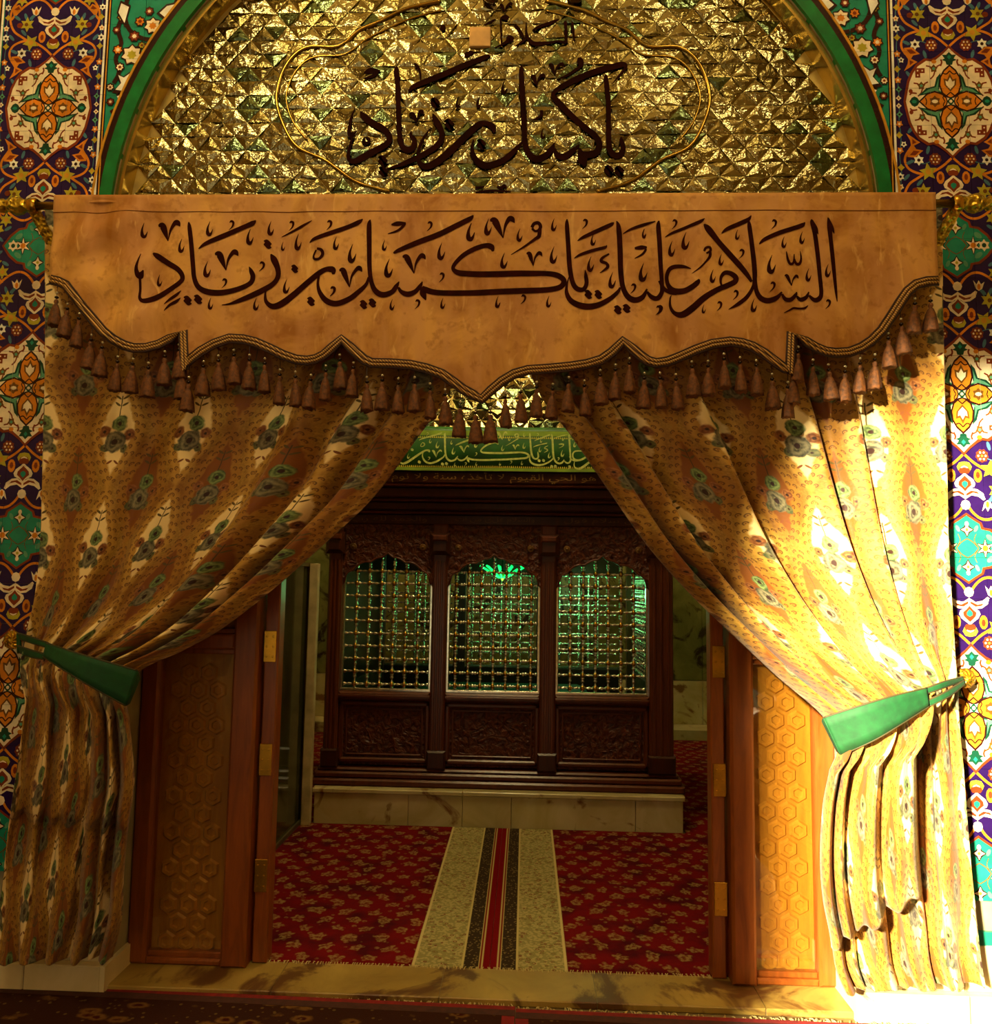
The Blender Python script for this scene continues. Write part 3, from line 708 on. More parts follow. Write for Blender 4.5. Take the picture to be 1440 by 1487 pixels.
def hall_carpet(x0, x1, y0, y1, rz, label, edge_y=None):
    root = empty('carpet', (x0, y1, 0)); root.rotation_euler.z = rz; w, l = x1-x0, y1-y0
    MB().box(.05, w-.05, -l, -.03, .001, .014).build('pile', M_hc, root)
    MB().box(0, w, -.03, 0, .001, .013).build('red_edge', M_hred, root); MB().box(0, w, -.075, -.031, .0141, .0152).build('brown_edge', M_hbr, root)
    MB().box(w-.05, w, -l, -.03, .001, .0135).build('red_edge', M_hred, root); MB().box(0, .05, -l, -.03, .001, .0135).build('red_edge', M_hred, root)
    mb = MB(); rg = random.Random(5)
    for i in range(int(w*90)):
        x = w*rg.random(); q_ = rg.uniform(.015,.04); dx = rg.uniform(-.02,.02)
        mb.tube([(x,0,.008),(x+dx*.5,q_*.5,.012),(x+dx,q_,.004)], .0024, 4)
    o = mb.build('fringe', M_fringe, root); o['kind'] = 'stuff'
    return tag(root, label, 'carpet', None)
hall_carpet(-4.3, -.02, -1.6, 3.415, radians(-1.0), 'dark brown patterned carpet with red edge on the hall floor, reaching the left baseboard')
hall_carpet(-.017, 4.0, -1.6, 3.325, radians(-.8), 'dark brown patterned carpet with fringe on the hall floor, in the patch of sunlight')

# ------------------------------------------------------------------ wooden door frame
M_frame = wood('red_brown_wood', (150,78,24), (112,54,15), .3); M_panel = wood('panel_wood', (184,124,34), (152,98,26), .4)
M_inlay = wood('inlay_wood', (192,130,40), (160,104,28), .35)
M_dark = flat('dark_gap', (26,12,6), .8)
def sheet_mat():
    m = bpy.data.materials.new('clear_sheet'); m.use_nodes = True; nt = m.node_tree; nt.nodes.clear()
    o = nt.nodes.new('ShaderNodeOutputMaterial'); t = nt.nodes.new('ShaderNodeBsdfTransparent'); g = nt.nodes.new('ShaderNodeBsdfGlossy'); x = nt.nodes.new('ShaderNodeMixShader')
    t.inputs[0].default_value = (.96,.95,.9,1); g.inputs['Roughness'].default_value = .05; x.inputs[0].default_value = .07
    nt.links.new(t.outputs[0], x.inputs[1]); nt.links.new(g.outputs[0], x.inputs[2]); nt.links.new(x.outputs[0], o.inputs[0]); return m
M_sheet = sheet_mat()
door = empty('door_1', (CX, 3.56, .028)); door['kind'] = 'structure'
DL = lambda x: x-CX
def dbox(name, x0, x1, y0, y1, z0, z1, mat, b=.008, parent=None):
    o = MB().bbox(DL(x0), DL(x1), y0-3.56, y1-3.56, z0-.028, z1-.028, b).build(name, mat, parent or door); return o
PT = 3.03
for sgn, xo, xi, xj, xe in ((-1, CX-OH, -1.300, -1.188, -1.112), (1, CX+OH, .995, .893, .822)):
    # outer post, panel bay, inner post, hinge jamb
    a, b = sorted((xo, xo-sgn*.085)); dbox('post', a, b, 3.54, 3.68, .028, PT, M_frame, .012)
    a, b = sorted((xi, xj)); dbox('post', a, b, 3.53, 3.68, .028, PT, M_frame, .012)
    a, b = sorted((xj, xe)); dbox('jamb', a+(.012 if sgn < 0 else 0), b-(0 if sgn < 0 else .012), 3.585, 3.66, .03, PT, M_frame, .006)
    p0, p1 = sorted((xo-sgn*.085, xi))
    for z0, z1 in ((.065, 1.375), (1.465, 2.40), (2.49, 2.95)):
        pn = dbox('panel', p0, p1, 3.60, 3.63, z0-.01, z1+.01, M_panel, .001)
        hexr = .052; dx = hexr*sqrt(3); k = 0; mesh = None
        for r in range(int((z1-z0)/(hexr*1.5))+1):
            for c in range(int((p1-p0)/dx)+2):
                hx = p0+.0+dx*(c-.25)+(dx/2 if r % 2 else 0); hz = z0+hexr*.8+r*hexr*1.5
                if hx-dx*.5 < p0 or hx+dx*.5 > p1 or hz+hexr > z1+.005: continue
                if mesh is None:
                    mb = MB(); R1, R2 = hexr*.86, hexr*.70
                    for rr, yy in ((R1,0),(R2,-.010),(R2*.62,-.010),(R2*.5,-.003)): mb.v += [(rr*sin(pi/3*i), yy, rr*cos(pi/3*i)) for i in range(6)]
                    for q_ in range(3):
                        for i in range(6): mb.f.append((6*q_+i, 6*q_+6+i, 6*q_+6+(i+1)%6, 6*q_+(i+1)%6)); mb.m.append(0)
                    mb.f.append((23,22,21,20,19,18)); mb.m.append(0)
                    o = mb.build('inlay_piece', M_inlay, pn); mesh = o.data
                else:
                    o = bpy.data.objects.new('inlay_piece', mesh); link(o, pn)
                o.location = (DL(hx), 3.60-3.56, hz-.028)
        MB().box(DL(p0), DL(p1), 3.572-3.56, 3.575-3.56, z0-.028, z1-.028).build('clear_sheet', M_sheet, pn)
        for (x0, x1, zz0, zz1) in ((p0,p1,z0-.012,z0+.012),(p0,p1,z1-.012,z1+.012)): dbox('bead', x0, x1, 3.565, 3.60, zz0, zz1, M_frame, .004)
    for z0, z1 in ((.028,.056),(1.387,1.453),(2.412,2.478),(2.962,PT)): dbox('rail', p0, p1, 3.545, 3.66, z0, z1, M_frame, .008)
    hxm = (xj+xe)/2
    for hz in ((1.40,.90,.40,2.3) if sgn < 0 else (1.37,.86,.36,2.3)):
        h = MB().bbox(-.028,.028,-.006,0,-.07,.07,.002)
        ho = h.build('hinge', M_brass, door); ho.location = (DL(hxm), 3.585-3.56, hz-.028)
        for sx in (-.014,.014):
            for sz in (-.045,0,.045): MB().lathe([(.005,-.006),(.004,-.008),(0,-.0085)], 'y', (sx,0,sz), 8).build('screw', M_brass, ho)
dbox('head', CX-OH+.085, CX+OH-.085, 3.53, 3.68, 2.99, OT, M_frame, .01)
# ------------------------------------------------------------------ marble plinth, shrine, banner
pl = empty('marble_plinth', (CX+.01, 6.75, 0)); tag(pl, 'pale veined marble plinth carrying the wooden shrine', 'plinth')
PX0, PX1, PY0, PY1, PZ = -1.465, 1.107, 5.67, 7.85, .25
def lbox(root, name, x0, x1, y0, y1, z0, z1, mat, b=.006, parent=None):
    l = root.location
    return MB().bbox(x0-l.x, x1-l.x, y0-l.y, y1-l.y, z0-l.z, z1-l.z, b).build(name, mat, parent or root)
lbox(pl, 'core', PX0+.02, PX1-.02, PY0+.02, PY1, 0, PZ-.03, M_stone)
xs = [PX0, -.80, -.42, -.08, .78, PX1]
for a, b in zip(xs[:-1], xs[1:]): lbox(pl, 'slab', a+.0015, b-.0015, PY0, PY0+.03, 0.002, PZ-.032, M_marble, .003)
lbox(pl, 'slab', PX1-.03, PX1, PY0+.031, PY1, .002, PZ-.032, M_marble); lbox(pl, 'slab', PX0, PX0+.03, PY0+.031, PY1, .002, PZ-.032, M_marble)
for a, b in ((PX0-.012, -.42), (-.42, PX1+.012)): lbox(pl, 'top_slab', a+.001, b-.001, PY0-.012, PY1, PZ-.03, PZ, M_marble, .005)
M_shr = wood('dark_shrine_wood', (70,28,8), (40,15,5), .3, .8); M_shr2 = wood('shrine_wood', (100,46,14), (68,28,8), .3, .8)
def carved():
    M = Mat('carved_wood', .42, spec=.35); v = M.world(); n = M.noise(v, 16, 3, .5, 2.2); w = M.voro(v, 22)
    M.base(M.mix((60,22,8), (96,44,16), n.above(.5, .25))); M.bump(n+w*.5, .9, .03); return M.m
M_carv = carved()
SY0, SY1, SX0, SX1 = 5.80, 7.70, -1.445, 1.065
sh = empty('shrine', (CX, 6.75, PZ)); tag(sh, 'dark carved wooden shrine with three arched silver lattice windows on a marble plinth', 'shrine')
def sbox(name, x0, x1, y0, y1, z0, z1, mat=M_shr, b=.006, parent=None): return lbox(sh, name, x0, x1, y0, y1, z0, z1, mat, b, parent)
for i, (o, z0, z1) in enumerate(((.07,.25,.30),(.05,.30,.345),(.03,.345,.37))): sbox('base_moulding', SX0-o, SX1+o, SY0-o, SY1+o, z0, z1, M_shr2, .012)
POSTS = [(-1.445,-1.345), (-.680,-.570), (.110,.224), (.893,1.065)]
BAYS = [(-1.345,-.680), (-.570,.110), (.224,.893)]
for i, (a, b) in enumerate(POSTS):
    p = sbox('post', a, b, SY0-.02, SY0+.08, .37, 2.13, M_shr2, .012)
    for f in (.22, .5, .78): sbox('fillet', a+(b-a)*f-.009, a+(b-a)*f+.009, SY0-.03, SY0-.019, .50, 1.86, M_shr2, .004, p)
    sbox('capital', a-.02, b+.02, SY0-.07, SY0+.06, 1.90, 2.06, M_shr, .03, p); sbox('capital_scroll', a, b, SY0-.085, SY0-.06, 2.0, 2.045, M_shr2, .01, p); sbox('foot', a-.012, b+.012, SY0-.04, SY0+.06, .37, .50, M_shr, .012, p)
for a, b in ((SX1-.10, SX1), (SX0, SX0+.10)): sbox('post', a, b, SY1-.1, SY1, .37, 2.02, M_shr2)
for a, b in ((SX1-.055, SX1-.02), (SX0+.02, SX0+.055)): sbox('side_panel', a, b, SY0+.08, SY1-.1, .37, .90, M_carv)
M_silver = flat('silver', (230,226,204), .2, .95, sc=30); M_gold = flat('gilt_knop', (196,150,60), .25, .95, sc=30)
def rod_mesh(L, horiz, pitch):
    mb = MB(); prof = []; n = max(1, int(round(L/pitch))); st = L/n
    for i in range(n):
        h = -L/2+i*st
        prof += [(.010,h+.002),(.016,h+st*.12),(.008,h+st*.22),(.0065,h+st*.35),(.013,h+st*.5),(.0065,h+st*.65),(.008,h+st*.78),(.016,h+st*.88),(.010,h+st-.002)]
    mb.lathe(prof, 'x' if horiz else 'z', (0,0,0), 6); return mb
PIT = .0915
def lattice(x0, x1, z0, zs, zt, y, parent, knops=True):
    """turned rods crossing under a lobed arch; the rods stop behind the arch board"""
    cache = {}
    nv = int((x1-x0)/PIT); ox = (x1-x0-(nv-1)*PIT)/2; nh = int((zt-z0-.03)/PIT)
    l = sh.location; xm = (x0+x1)/2
    def put(name, key, make, mat, loc):
        if key in cache: o = bpy.data.objects.new(name, cache[key]); link(o, parent)
        else: o = make().build(name, mat, parent, True); cache[key] = o.data
        o.location = (loc[0]-l.x, loc[1]-l.y, loc[2]-l.z)
    for i in range(nv):
        x = x0+ox+i*PIT; top = zs+(zt-zs)*sqrt(max(0, 1-((x-xm)/((x1-x0)/2))**2))+.03
        put('lattice_rod', ('v', round(top-z0, 3)), lambda: rod_mesh(top-z0, False, PIT), M_silver, (x, y, (z0+top)/2))
    for j in range(nh):
        z = z0+.03+j*PIT; w = x1-x0
        put('lattice_rod', 'h', lambda: rod_mesh(w, True, PIT), M_silver, (xm, y+.004, z))
        if knops:
            for i in range(nv): put('knop', 'k', lambda: MB().lathe([(0,-.020),(.012,-.016),(.0175,0),(.012,.016),(0,.020)], 'z', (0,0,0), 8), M_gold, (x0+ox+i*PIT, y-.006, z))
def lobed(x0, x1, zs, zt, n=40):
    """under-edge of the arch board, cusped with a pointed crown"""
    out = []; xm = (x0+x1)/2; hw = (x1-x0)/2
    for i in range(n+1):
        t = -1+2*i/n; e = sqrt(max(0, 1-t*t)); z = zs+(zt-zs-.03)*(.80*e**.8+.2*(1-abs(t)))
        z += .018*abs(sin(abs(t)*pi*2.5)); z += .04*max(0, 1-abs(t)*9)
        out.append((xm+hw*t, z))
    return out
for bi, (a, b) in enumerate(BAYS):
    # lower carved panel with moulded frame
    pn = sbox('lower_panel', a, b, SY0+.03, SY0+.06, .38, .86, M_carv, .002)
    for (x0, x1, z0, z1) in ((a,b,.40,.435),(a,b,.80,.835),(a,a+.035,.40,.835),(b-.035,b,.40,.835)): sbox('panel_frame', x0, x1, SY0+.005, SY0+.035, z0, z1, M_shr2, .01, pn)
    for (x0, x1, z0, z1) in ((a+.05,b-.05,.45,.462),(a+.05,b-.05,.772,.784),(a+.05,a+.062,.45,.784),(b-.062,b-.05,.45,.784)): sbox('panel_bead', x0, x1, SY0+.018, SY0+.035, z0, z1, M_shr2, .004, pn)
    rl = sbox('rail', a, b, SY0-.015, SY0+.07, .845, .905, M_shr2, .014); sbox('rail_bead', a, b, SY0-.024, SY0-.014, .865, .885, M_shr2, .004, rl)
    fr = sbox('lattice_frame', a, b, SY0+.028, SY0+.05, .905, .925, M_silver, .003)
    for x0, x1 in ((a,a+.018),(b-.018,b)): sbox('frame_bar', x0, x1, SY0+.028, SY0+.05, .925, 1.72, M_silver, .003, fr)
    l = sh.location
    lattice(a+.018, b-.018, .925, 1.68, 1.90, SY0+.04, fr)
    # arch board: cut in a lobed line
    e = lobed(a+.012, b-.012, 1.665, 1.90)
    poly = [(a,1.665)]+e+[(b,1.665),(b,2.12),(a,2.12)]
    ab = MB().prism([(x-l.x, z-l.z) for x, z in poly], SY0-.0-l.y, SY0+.028-l.y).build('arch_board', M_carv, sh)
    ed = MB().tube([(x-l.x, SY0-.004-l.y, z-l.z) for x, z in e], .008, 6).build('arch_edge', M_shr2, ab, True)
    for bx in (a+.075, b-.075):
        r = MB().lathe([(.026,0),(.026,-.01),(.018,-.016),(.012,-.012),(.010,-.022),(0,-.026)], 'y', (0,0,0), 12).build('rosette', flat('dull_gilt', (120,84,36), .4, .5), ab, True); r.location = (bx-l.x, SY0-l.y, 1.955-l.z)
    # back face lattice seen through the front one
    fr2 = sbox('back_lattice_frame', a, b, SY1-.05, SY1-.03, .905, .925, M_silver, .003)
    lattice(a+.018, b-.018, .925, 1.68, 1.90, SY1-.04, fr2, False)
    sbox('back_panel', a, b, SY1-.07, SY1-.04, .37, .905, M_shr); sbox('back_arch_board', a, b, SY1-.07, SY1-.02, 1.80, 2.12, M_shr)
for (a, b) in POSTS[1:3]: sbox('back_post', a, b, SY1-.08, SY1, .37, 2.05, M_shr)
# side lattices: rods upright along the depth
l = sh.location
sbox('side_panel', SX0+.02, SX0+.055, SY0+.08, SY1-.1, .90, 2.12, M_shr)
for xx in (SX1-.04,):
    fr3 = sbox('side_frame', xx-.01, xx+.01, SY0+.08, SY1-.1, .905, .925, M_silver, .003)
    me = None
    for i in range(18):
        y = SY0+.15+i*.0975
        if me is None: o = rod_mesh(1.0, False, PIT).build('lattice_rod', M_silver, fr3, True); me = o.data
        else: o = link(bpy.data.objects.new('lattice_rod', me), fr3)
        o.location = (xx-l.x, y-l.y, 1.42-l.z)
    sbox('side_board', xx-.02, xx+.02, SY0+.08, SY1-.1, 1.80, 2.12, M_shr)
sbox('inner_floor', SX0, SX1, SY0+.06, SY1, .37, .40, M_shr2)
# frieze and stepped cornice
sbox('frieze', SX0-.02, SX1+.02, SY0-.012, SY1+.02, 2.12, 2.20, M_shr, .01)
for o, z0, z1, m in ((.05,2.20,2.225,M_shr2),(.085,2.225,2.285,M_shr),(.115,2.285,2.31,M_shr2),(.15,2.31,2.385,M_shr),(.185,2.385,2.405,M_shr2),(.19,2.405,2.50,M_shr),(.20,2.50,2.53,M_shr2)):
    sbox('cornice', SX0-o, SX1+o, SY0-o, SY1+o, z0, z1, m, .012)
sbox('roof_board', SX0-.1, SX1+.1, SY0-.1, SY1+.1, 2.53, 2.62, M_shr)
# small Arabic inscriptions, set in the built-in font with joined letter forms
M_gilt_ink = flat('faded_gilt', (150,112,52), .6, var=.25, sc=60); M_faint_ink = flat('faint_gilt', (92,58,26), .6, var=.25, sc=60)
FORMS = {}
for ch, iso in (('ا',0xFE8D),('ب',0xFE8F),('ة',0xFE93),('ت',0xFE95),('ح',0xFEA1),('خ',0xFEA5),('ذ',0xFEAB),('د',0xFEA9),('ر',0xFEAD),('س',0xFEB1),('ع',0xFEC9),('ف',0xFED1),('ق',0xFED5),('ل',0xFEDD),('م',0xFEE1),('ن',0xFEE5),('ه',0xFEE9),('و',0xFEED),('ي',0xFEF1),('إ',0xFE87),('أ',0xFE83),('ش',0xFEB5),('ك',0xFED9)): FORMS[ch] = iso
RIGHT_ONLY = set('اةذدروإأ')
def shape_arabic(s):
    out = []; n = len(s); i = 0
    while i < n:
        c = s[i]
        if c not in FORMS: out.append(c); i += 1; continue
        prev = s[i-1] if i else ' '; jp = prev in FORMS and prev not in RIGHT_ONLY
        if c == 'ل' and i+1 < n and s[i+1] in 'اأإ': out.append(chr(0xFEFC if jp else 0xFEFB)); i += 2; continue
        nxt = s[i+1] if i+1 < n else ' '; jn = nxt in FORMS and c not in RIGHT_ONLY
        b = FORMS[c]
        out.append(chr(b+(3 if jp and jn else 2 if jn else 1 if jp else 0)) if c not in RIGHT_ONLY else chr(b+(1 if jp else 0))); i += 1
    return ''.join(reversed(out))
def font_text(name, s, x0, x1, y, zc, h, mat, parent):
    cu = bpy.data.curves.new(name, 'FONT'); cu.body = shape_arabic(s); cu.resolution_u = 2
    t = bpy.data.objects.new(name, cu); COL.objects.link(t); bpy.context.view_layer.update()
    dg = bpy.context.evaluated_depsgraph_get(); me = bpy.data.meshes.new_from_object(t.evaluated_get(dg)); bpy.data.objects.remove(t)
    vs = np.array([v.co[:] for v in me.vertices]); mn, mx = vs.min(0), vs.max(0)
    for v in me.vertices:
        u = (v.co.x-mn[0])/(mx[0]-mn[0]); w = (v.co.y-mn[1])/(mx[1]-mn[1]); v.co = (x0+(x1-x0)*u-l.x, y-l.y, zc-h/2+h*w-l.z)
    me.materials.clear(); me.materials.append(mat); me.name = name
    return link(bpy.data.objects.new(name, me), parent)
tag(font_text('lettering', 'الله لا إله إلا هو الحي القيوم لا تأخذه سنة ولا نوم له ما في', -1.35, 1.0, SY0-.1915, 2.452, .082, M_gilt_ink, sh), kind='stuff')
for (a, b), s in zip(BAYS, ('والحمد لله رب', 'والسلام على من ات', 'من سلام قول')): tag(font_text('lettering', s, a+.05, b-.05, SY0-.014, 2.16, .05, M_faint_ink, sh), kind='stuff')
# green lamp and the covered tomb inside
lamp = empty('green_lamp', (-.20, 6.9, 1.72)); tag(lamp, 'green glowing star lamp hanging inside the shrine', 'lamp')
MB().lathe([(.008,.10),(.008,.40)], 'z').build('cord', M_dark, lamp); MB().lathe([(0,.10),(.03,.09),(.04,.05),(.02,.02),(0,0)], 'z').build('hub', M_brass, lamp, True)
M_green_em = emit('green_tube', (10,220,80), 3.5)
for i in range(11):
    a = 2*pi*i/11; MB().tube([(.03*cos(a),.03*sin(a),.03),(.2*cos(a),.2*sin(a),.13)], .008, 6).build('tube', M_green_em, lamp)
point('lamp_light', (0, 0, -.06), 4, (.10,1.0,.30), .08, lamp)
point('lamp_light', (.75, .3, -.1), 10, (.22,1.0,.36), .08, lamp)
tomb = empty('covered_tomb', (CX, 6.75, .40)); tag(tomb, 'tomb chest under a dark green cloth inside the shrine', 'tomb')
M_gcloth = flat('dark_green_cloth', (12,52,28), .8, sc=20)
mb = MB()
for k, (o, z) in enumerate(((0,0),(0.0,.34),(-.03,.40),(-.10,.43))): mb.v += [(-.75-o,-.42-o,z),(.75+o,-.42-o,z),(.75+o,.42+o,z),(-.75-o,.42+o,z)]
for k in range(3):
    for i in range(4): mb.f.append((4*k+i,4*k+(i+1)%4,4*k+4+(i+1)%4,4*k+4+i)); mb.m.append(0)
mb.f.append((12,13,14,15)); mb.m.append(0); mb.build('cloth', M_gcloth, tomb); MB().box(-.76,.76,-.43,.43,.02,.05).build('gold_hem', M_gold, tomb)
# green embroidered banner along the front of the shrine's top
YB = SY0-.215
ban = empty('banner', (CX, YB, 2.53)); tag(ban, 'green cloth banner with pale embroidered calligraphy along the top of the shrine', 'banner')
M_ban = flat('green_satin', (22,86,14), .55, var=.2, sc=6); M_ban_l = flat('yellow_green_hem', (120,150,30), .6); M_emb = flat('pale_embroidery', (176,190,96), .6, sc=50)
BZ0, BZ1 = 2.495, 2.815
mb = MB(); N = 90
def by(x): return YB+.006*sin(x*9)+.004*sin(x*23+1)
for i in range(N+1):
    x = SX0-.2+(SX1-SX0+.4)*i/N
    for z, dy in ((BZ0,0),(BZ0+.16,0),(BZ1-.03,0),(BZ1,.02)): mb.v.append((x-CX, by(x)-YB+dy, z-2.53))
for i in range(N):
    for k in range(3): mb.f.append((4*i+k,4*i+4+k,4*i+5+k,4*i+k+1)); mb.m.append(0)
cl = mb.build('cloth', M_ban, ban, True); sd = cl.modifiers.new('thick', 'SOLIDIFY'); sd.thickness = .004; sd.offset = 1
def ban_band(name, z0, z1, mat, off):
    m = MB()
    for i in range(N+1):
        x = SX0-.2+(SX1-SX0+.4)*i/N
        for z in (z0, z1): m.v.append((x-CX, by(x)-YB-off, z-2.53))
    for i in range(N): m.f.append((2*i,2*i+2,2*i+3,2*i+1)); m.m.append(0)
    return m.build(name, mat, ban)
ban_band('hem', BZ0, BZ0+.022, M_ban_l, .0052); ban_band('hem', BZ1-.065, BZ1-.03, M_ban_l, .0052)
for zz in (BZ0+.03, BZ1-.078):
    m = MB()
    for i in range(200):
        x = SX0-.19+(SX1-SX0+.38)*i/199
        m.add([(x-CX-.006, by(x)-YB-.0056, zz-2.53-.006), (x-CX+.006, by(x)-YB-.0056, zz-2.53-.006), (x-CX, by(x)-YB-.0056, zz-2.53+.01)], [(0,1,2)])
    o = m.build('embroidered_edge', flat('yellow_thread', (186,176,40), .6), ban); o['kind'] = 'stuff'
lo = lettering(VAL, 'lettering', M_emb, ban, YB, .0058, warp=lambda a, b: (646+(a-536.7)*.43, 629+(b-320)*.37+(a-700)*.004), ysurf=lambda x, z: by(x))
lo.location = -ban.location
tb = empty('shrine_roof_cloth', (0,0,0)) if False else None
# glass screen beside the shrine
gs = empty('glass_screen', (-1.55, 5.1, 0)); tag(gs, 'dark glass screen with thin metal frame left of the shrine', 'screen')
M_dglass = flat('dark_green_glass', (58,60,28), .1, var=.2, sc=3, spec=.6); M_alu = flat('dull_metal', (120,110,70), .35, .6); M_cream = flat('cream_post', (196,180,130), .6)
def gbox(name, x0, x1, y0, y1, z0, z1, mat): return lbox(gs, name, x0, x1, y0, y1, z0, z1, mat, .003)
gbox('pane', -1.575, -1.555, 4.02, 4.98, .04, 1.98, M_dglass); gbox('pane', -1.575, -1.555, 5.02, 5.66, .04, 1.80, M_dglass)
for y in (4.0, 4.99, 5.65): gbox('upright', -1.585, -1.54, y, y+.025, 0.014, 1.82 if y > 4.9 else 2.0, M_alu)
gbox('bottom_rail', -1.585, -1.54, 4.0, 5.67, .014, .04, M_alu); gbox('top_rail', -1.585, -1.54, 4.98, 5.67, 1.80, 1.825, M_alu)
gbox('end_post', -1.535, -1.475, 5.60, 5.655, .014, 1.82, M_cream)
# mirror mosaic high on the chamber's back wall
FB = facets(lambda x, z: -1.6 < x < 1.4 and 3.05 < z < 4.9, -1.6, 1.4, 3.0, 4.95, .19, .13, YI1-.02, .02, .10)
FB.sort(key=lambda f: abs(f[0][2]-3.8)+abs(f[0][0]+.1)*.35)
mbk = MB().box(-1.7, 1.5, YI1-.012, YI1, 2.98, 5.0).build('mosaic_bed', M_seam, wib)
for (c, v, f, m) in FB[:260]:
    o = MB().add(v, f).build('mirror_facet', M_mir[m], mbk); o.location = c
# ------------------------------------------------------------------ curtain rod
YR = 3.135
ZR = 3.255
rod = empty('curtain_rod', (CX, YR, ZR)); tag(rod, 'polished brass curtain rod with ornate brackets across the doorway above the curtains', 'curtain rod')
RX = 1.905
MB().tube([(-RX,0,0),(RX,0,0)], .017, 14).build('rod', M_brass, rod, True)
M_orn = (lambda M: (M.base(M.mix((120,84,16), (206,168,44), M.voro(M.world(), 55).above(.3, .3))), M.bump(M.voro(M.world(), 55), .8, .02), M.m)[2])(Mat('chased_brass', .3, .7))
MB().tube([(-RX+.06,.085,-.03),(RX-.06,.085,-.03)], .014, 10).build('curtain_track', M_brass, rod, True)
for s in (-1, 1):
    fin = MB().lathe([(.018,0),(.030,.008),(.030,.022),(.020,.03),(.034,.05),(.040,.075),(.030,.10),(.020,.112),(.030,.125),(.026,.15),(.010,.17),(0,.175)], 'x', (0,0,0), 14)
    if s < 0: fin.v = [(-x, y, z) for x, y, z in fin.v]; fin.f = [f[::-1] for f in fin.f]
    o = fin.build('finial', M_orn, rod, True); o.location = (s*RX, 0, 0)
    # bracket: strap leaning to a wall plate, cup round the rod
    br = MB().box(-.026,.026,.20,.243,-.30,-.02).build('bracket', M_orn, rod); br.location = (s*(RX-.055), 0, 0)
    st = MB(); P = crom([(s*.07,-.012,.02,0),(s*.045,.03,-.06,0),(s*.01,.10,-.16,0),(0,.20,-.27,0)], 6)
    for p in P: st.v += [(p[0]-.022,p[1],p[2]),(p[0]+.022,p[1],p[2]),(p[0]+.022,p[1]+.012,p[2]+.012),(p[0]-.022,p[1]+.012,p[2]+.012)]
    for i in range(len(P)-1):
        for k in range(4): st.f.append((4*i+k,4*i+4+k,4*i+4+(k+1)%4,4*i+(k+1)%4)); st.m.append(0)
    n = 4*len(P); st.f += [(0,1,2,3),(n-1,n-2,n-3,n-4)]; st.m += [0,0]
    st.build('strap', M_orn, br); MB().lathe([(.026,-.02),(.032,-.012),(.032,.012),(.026,.02)], 'x', (s*.055,0,0), 14).build('cup', M_brass, br, True)
# ------------------------------------------------------------------ valance
HEM = [(70,408),(82,411),(94,417),(108,433),(122,453),(137,471),(152,487),(166,498),(181,506),(196,510),(213,509),(231,503),(248,494),(262.5,483),(264.5,540),(278,525),(293,513),(312,502),(333,495),(352,496),(369,500),(390,509),(409,518),(427,524),(444,526),(458,524),(471,518),(484,507),(495.5,496),(505,506),(515.5,516),(527,526),(540,532),(567,533),(595,534),(618,539),(640,547),(656,558),(671,569),(686,577),(700,583),(715,570),(731,557),(748,547),(767,541),(797,538),(828,535),(853,531),(875,524),(891,513),(905.5,498),(915,509),(926,519),(938,528),(952,532),(970,529),(988,522),(1011,512),(1034,504),(1060,500),(1076,502),(1090,507),(1106,517),(1121,529),(1135,539),(1149,546),(1151,487),(1167,499),(1183,508),(1198,514),(1214,516),(1235,514),(1255,506),(1271,495),(1286,480),(1299,460),(1311,440),(1321,425),(1332,416),(1347,412),(1363,411)]
YV = 3.10
hem = [at(a, b, YV) for a, b in HEM]
ZT = 3.285
def vy(x, z):                                               # gentle waves of the hanging cloth
    f = min(1, max(0, (ZT-z)/.35)); g = min(1, max(0, (ZT-z)/.05))
    b = math.exp(-((x+1.75)/.28)**2)*(.010*sin(9*(x*1.5-z*3))+.006*sin(31*x+6*z))+math.exp(-((x+1.2)/.5)**2)*.003*sin(26*x-5*z)
    return YV+.010*f*sin(x*5.1+.6)+.006*f*sin(x*11.3+z*2)+b*g+.004*g*f*sin(x*24)
vroot = empty('valance', (CX, YV, ZT)); tag(vroot, 'tan suede valance with brown calligraphy, scalloped braided hem and hanging tassels', 'valance')
def suede():
    M = Mat('tan_suede', .62, spec=.3); n = M.noise(M.world(), 3.2, 5, .6, .6); n2 = M.noise(M.scale(M.world(), (6, 6, 1.6)), 1.4, 3); n3 = M.noise(M.world(), 26, 4)
    c = M.mix((158,98,24), (214,158,76), n.above(.5, .22)); c = M.mix(c, (198,142,84), n2.above(.52, .2)*.7); c = M.mix(c, (142,82,16), n3.above(.62, .12)*.4); c = M.mix(c, (236,190,110), M.noise(M.scale(M.world(), (9, 9, 3)), 2.2, 3, .6, .8).above(.66, .12)*.5)
    M.base(c); M.b.inputs['Sheen Weight'].default_value = .25; M.b.inputs['Sheen Tint'].default_value = lin((255,210,140)); M.bump(n3, .12, .006); return M.m
mb = MB(); fine = []
for i in range(len(hem)-1):
    n = 3
    for k in range(n): fine.append((hem[i][0]+(hem[i+1][0]-hem[i][0])*k/n, hem[i][1]+(hem[i+1][1]-hem[i][1])*k/n))
fine.append(hem[-1]); NR = 40
for x, zb in fine:
    for r in range(NR+1):
        z = ZT-(ZT-zb)*(r/NR); mb.v.append((x-CX, vy(x, z)-YV, z-ZT))
for i in range(len(fine)-1):
    for r in range(NR): a = i*(NR+1)+r; mb.f.append((a, a+1, a+NR+2, a+NR+1)); mb.m.append(0)
M_suede = suede()
vc = mb.build('cloth', M_suede, vroot, True); sd = vc.modifiers.new('thick', 'SOLIDIFY'); sd.thickness = .006; sd.offset = -1
mt = MB()                                                    # sleeve over the rod
xa, xb = hem[0][0]-CX, hem[-1][0]-CX
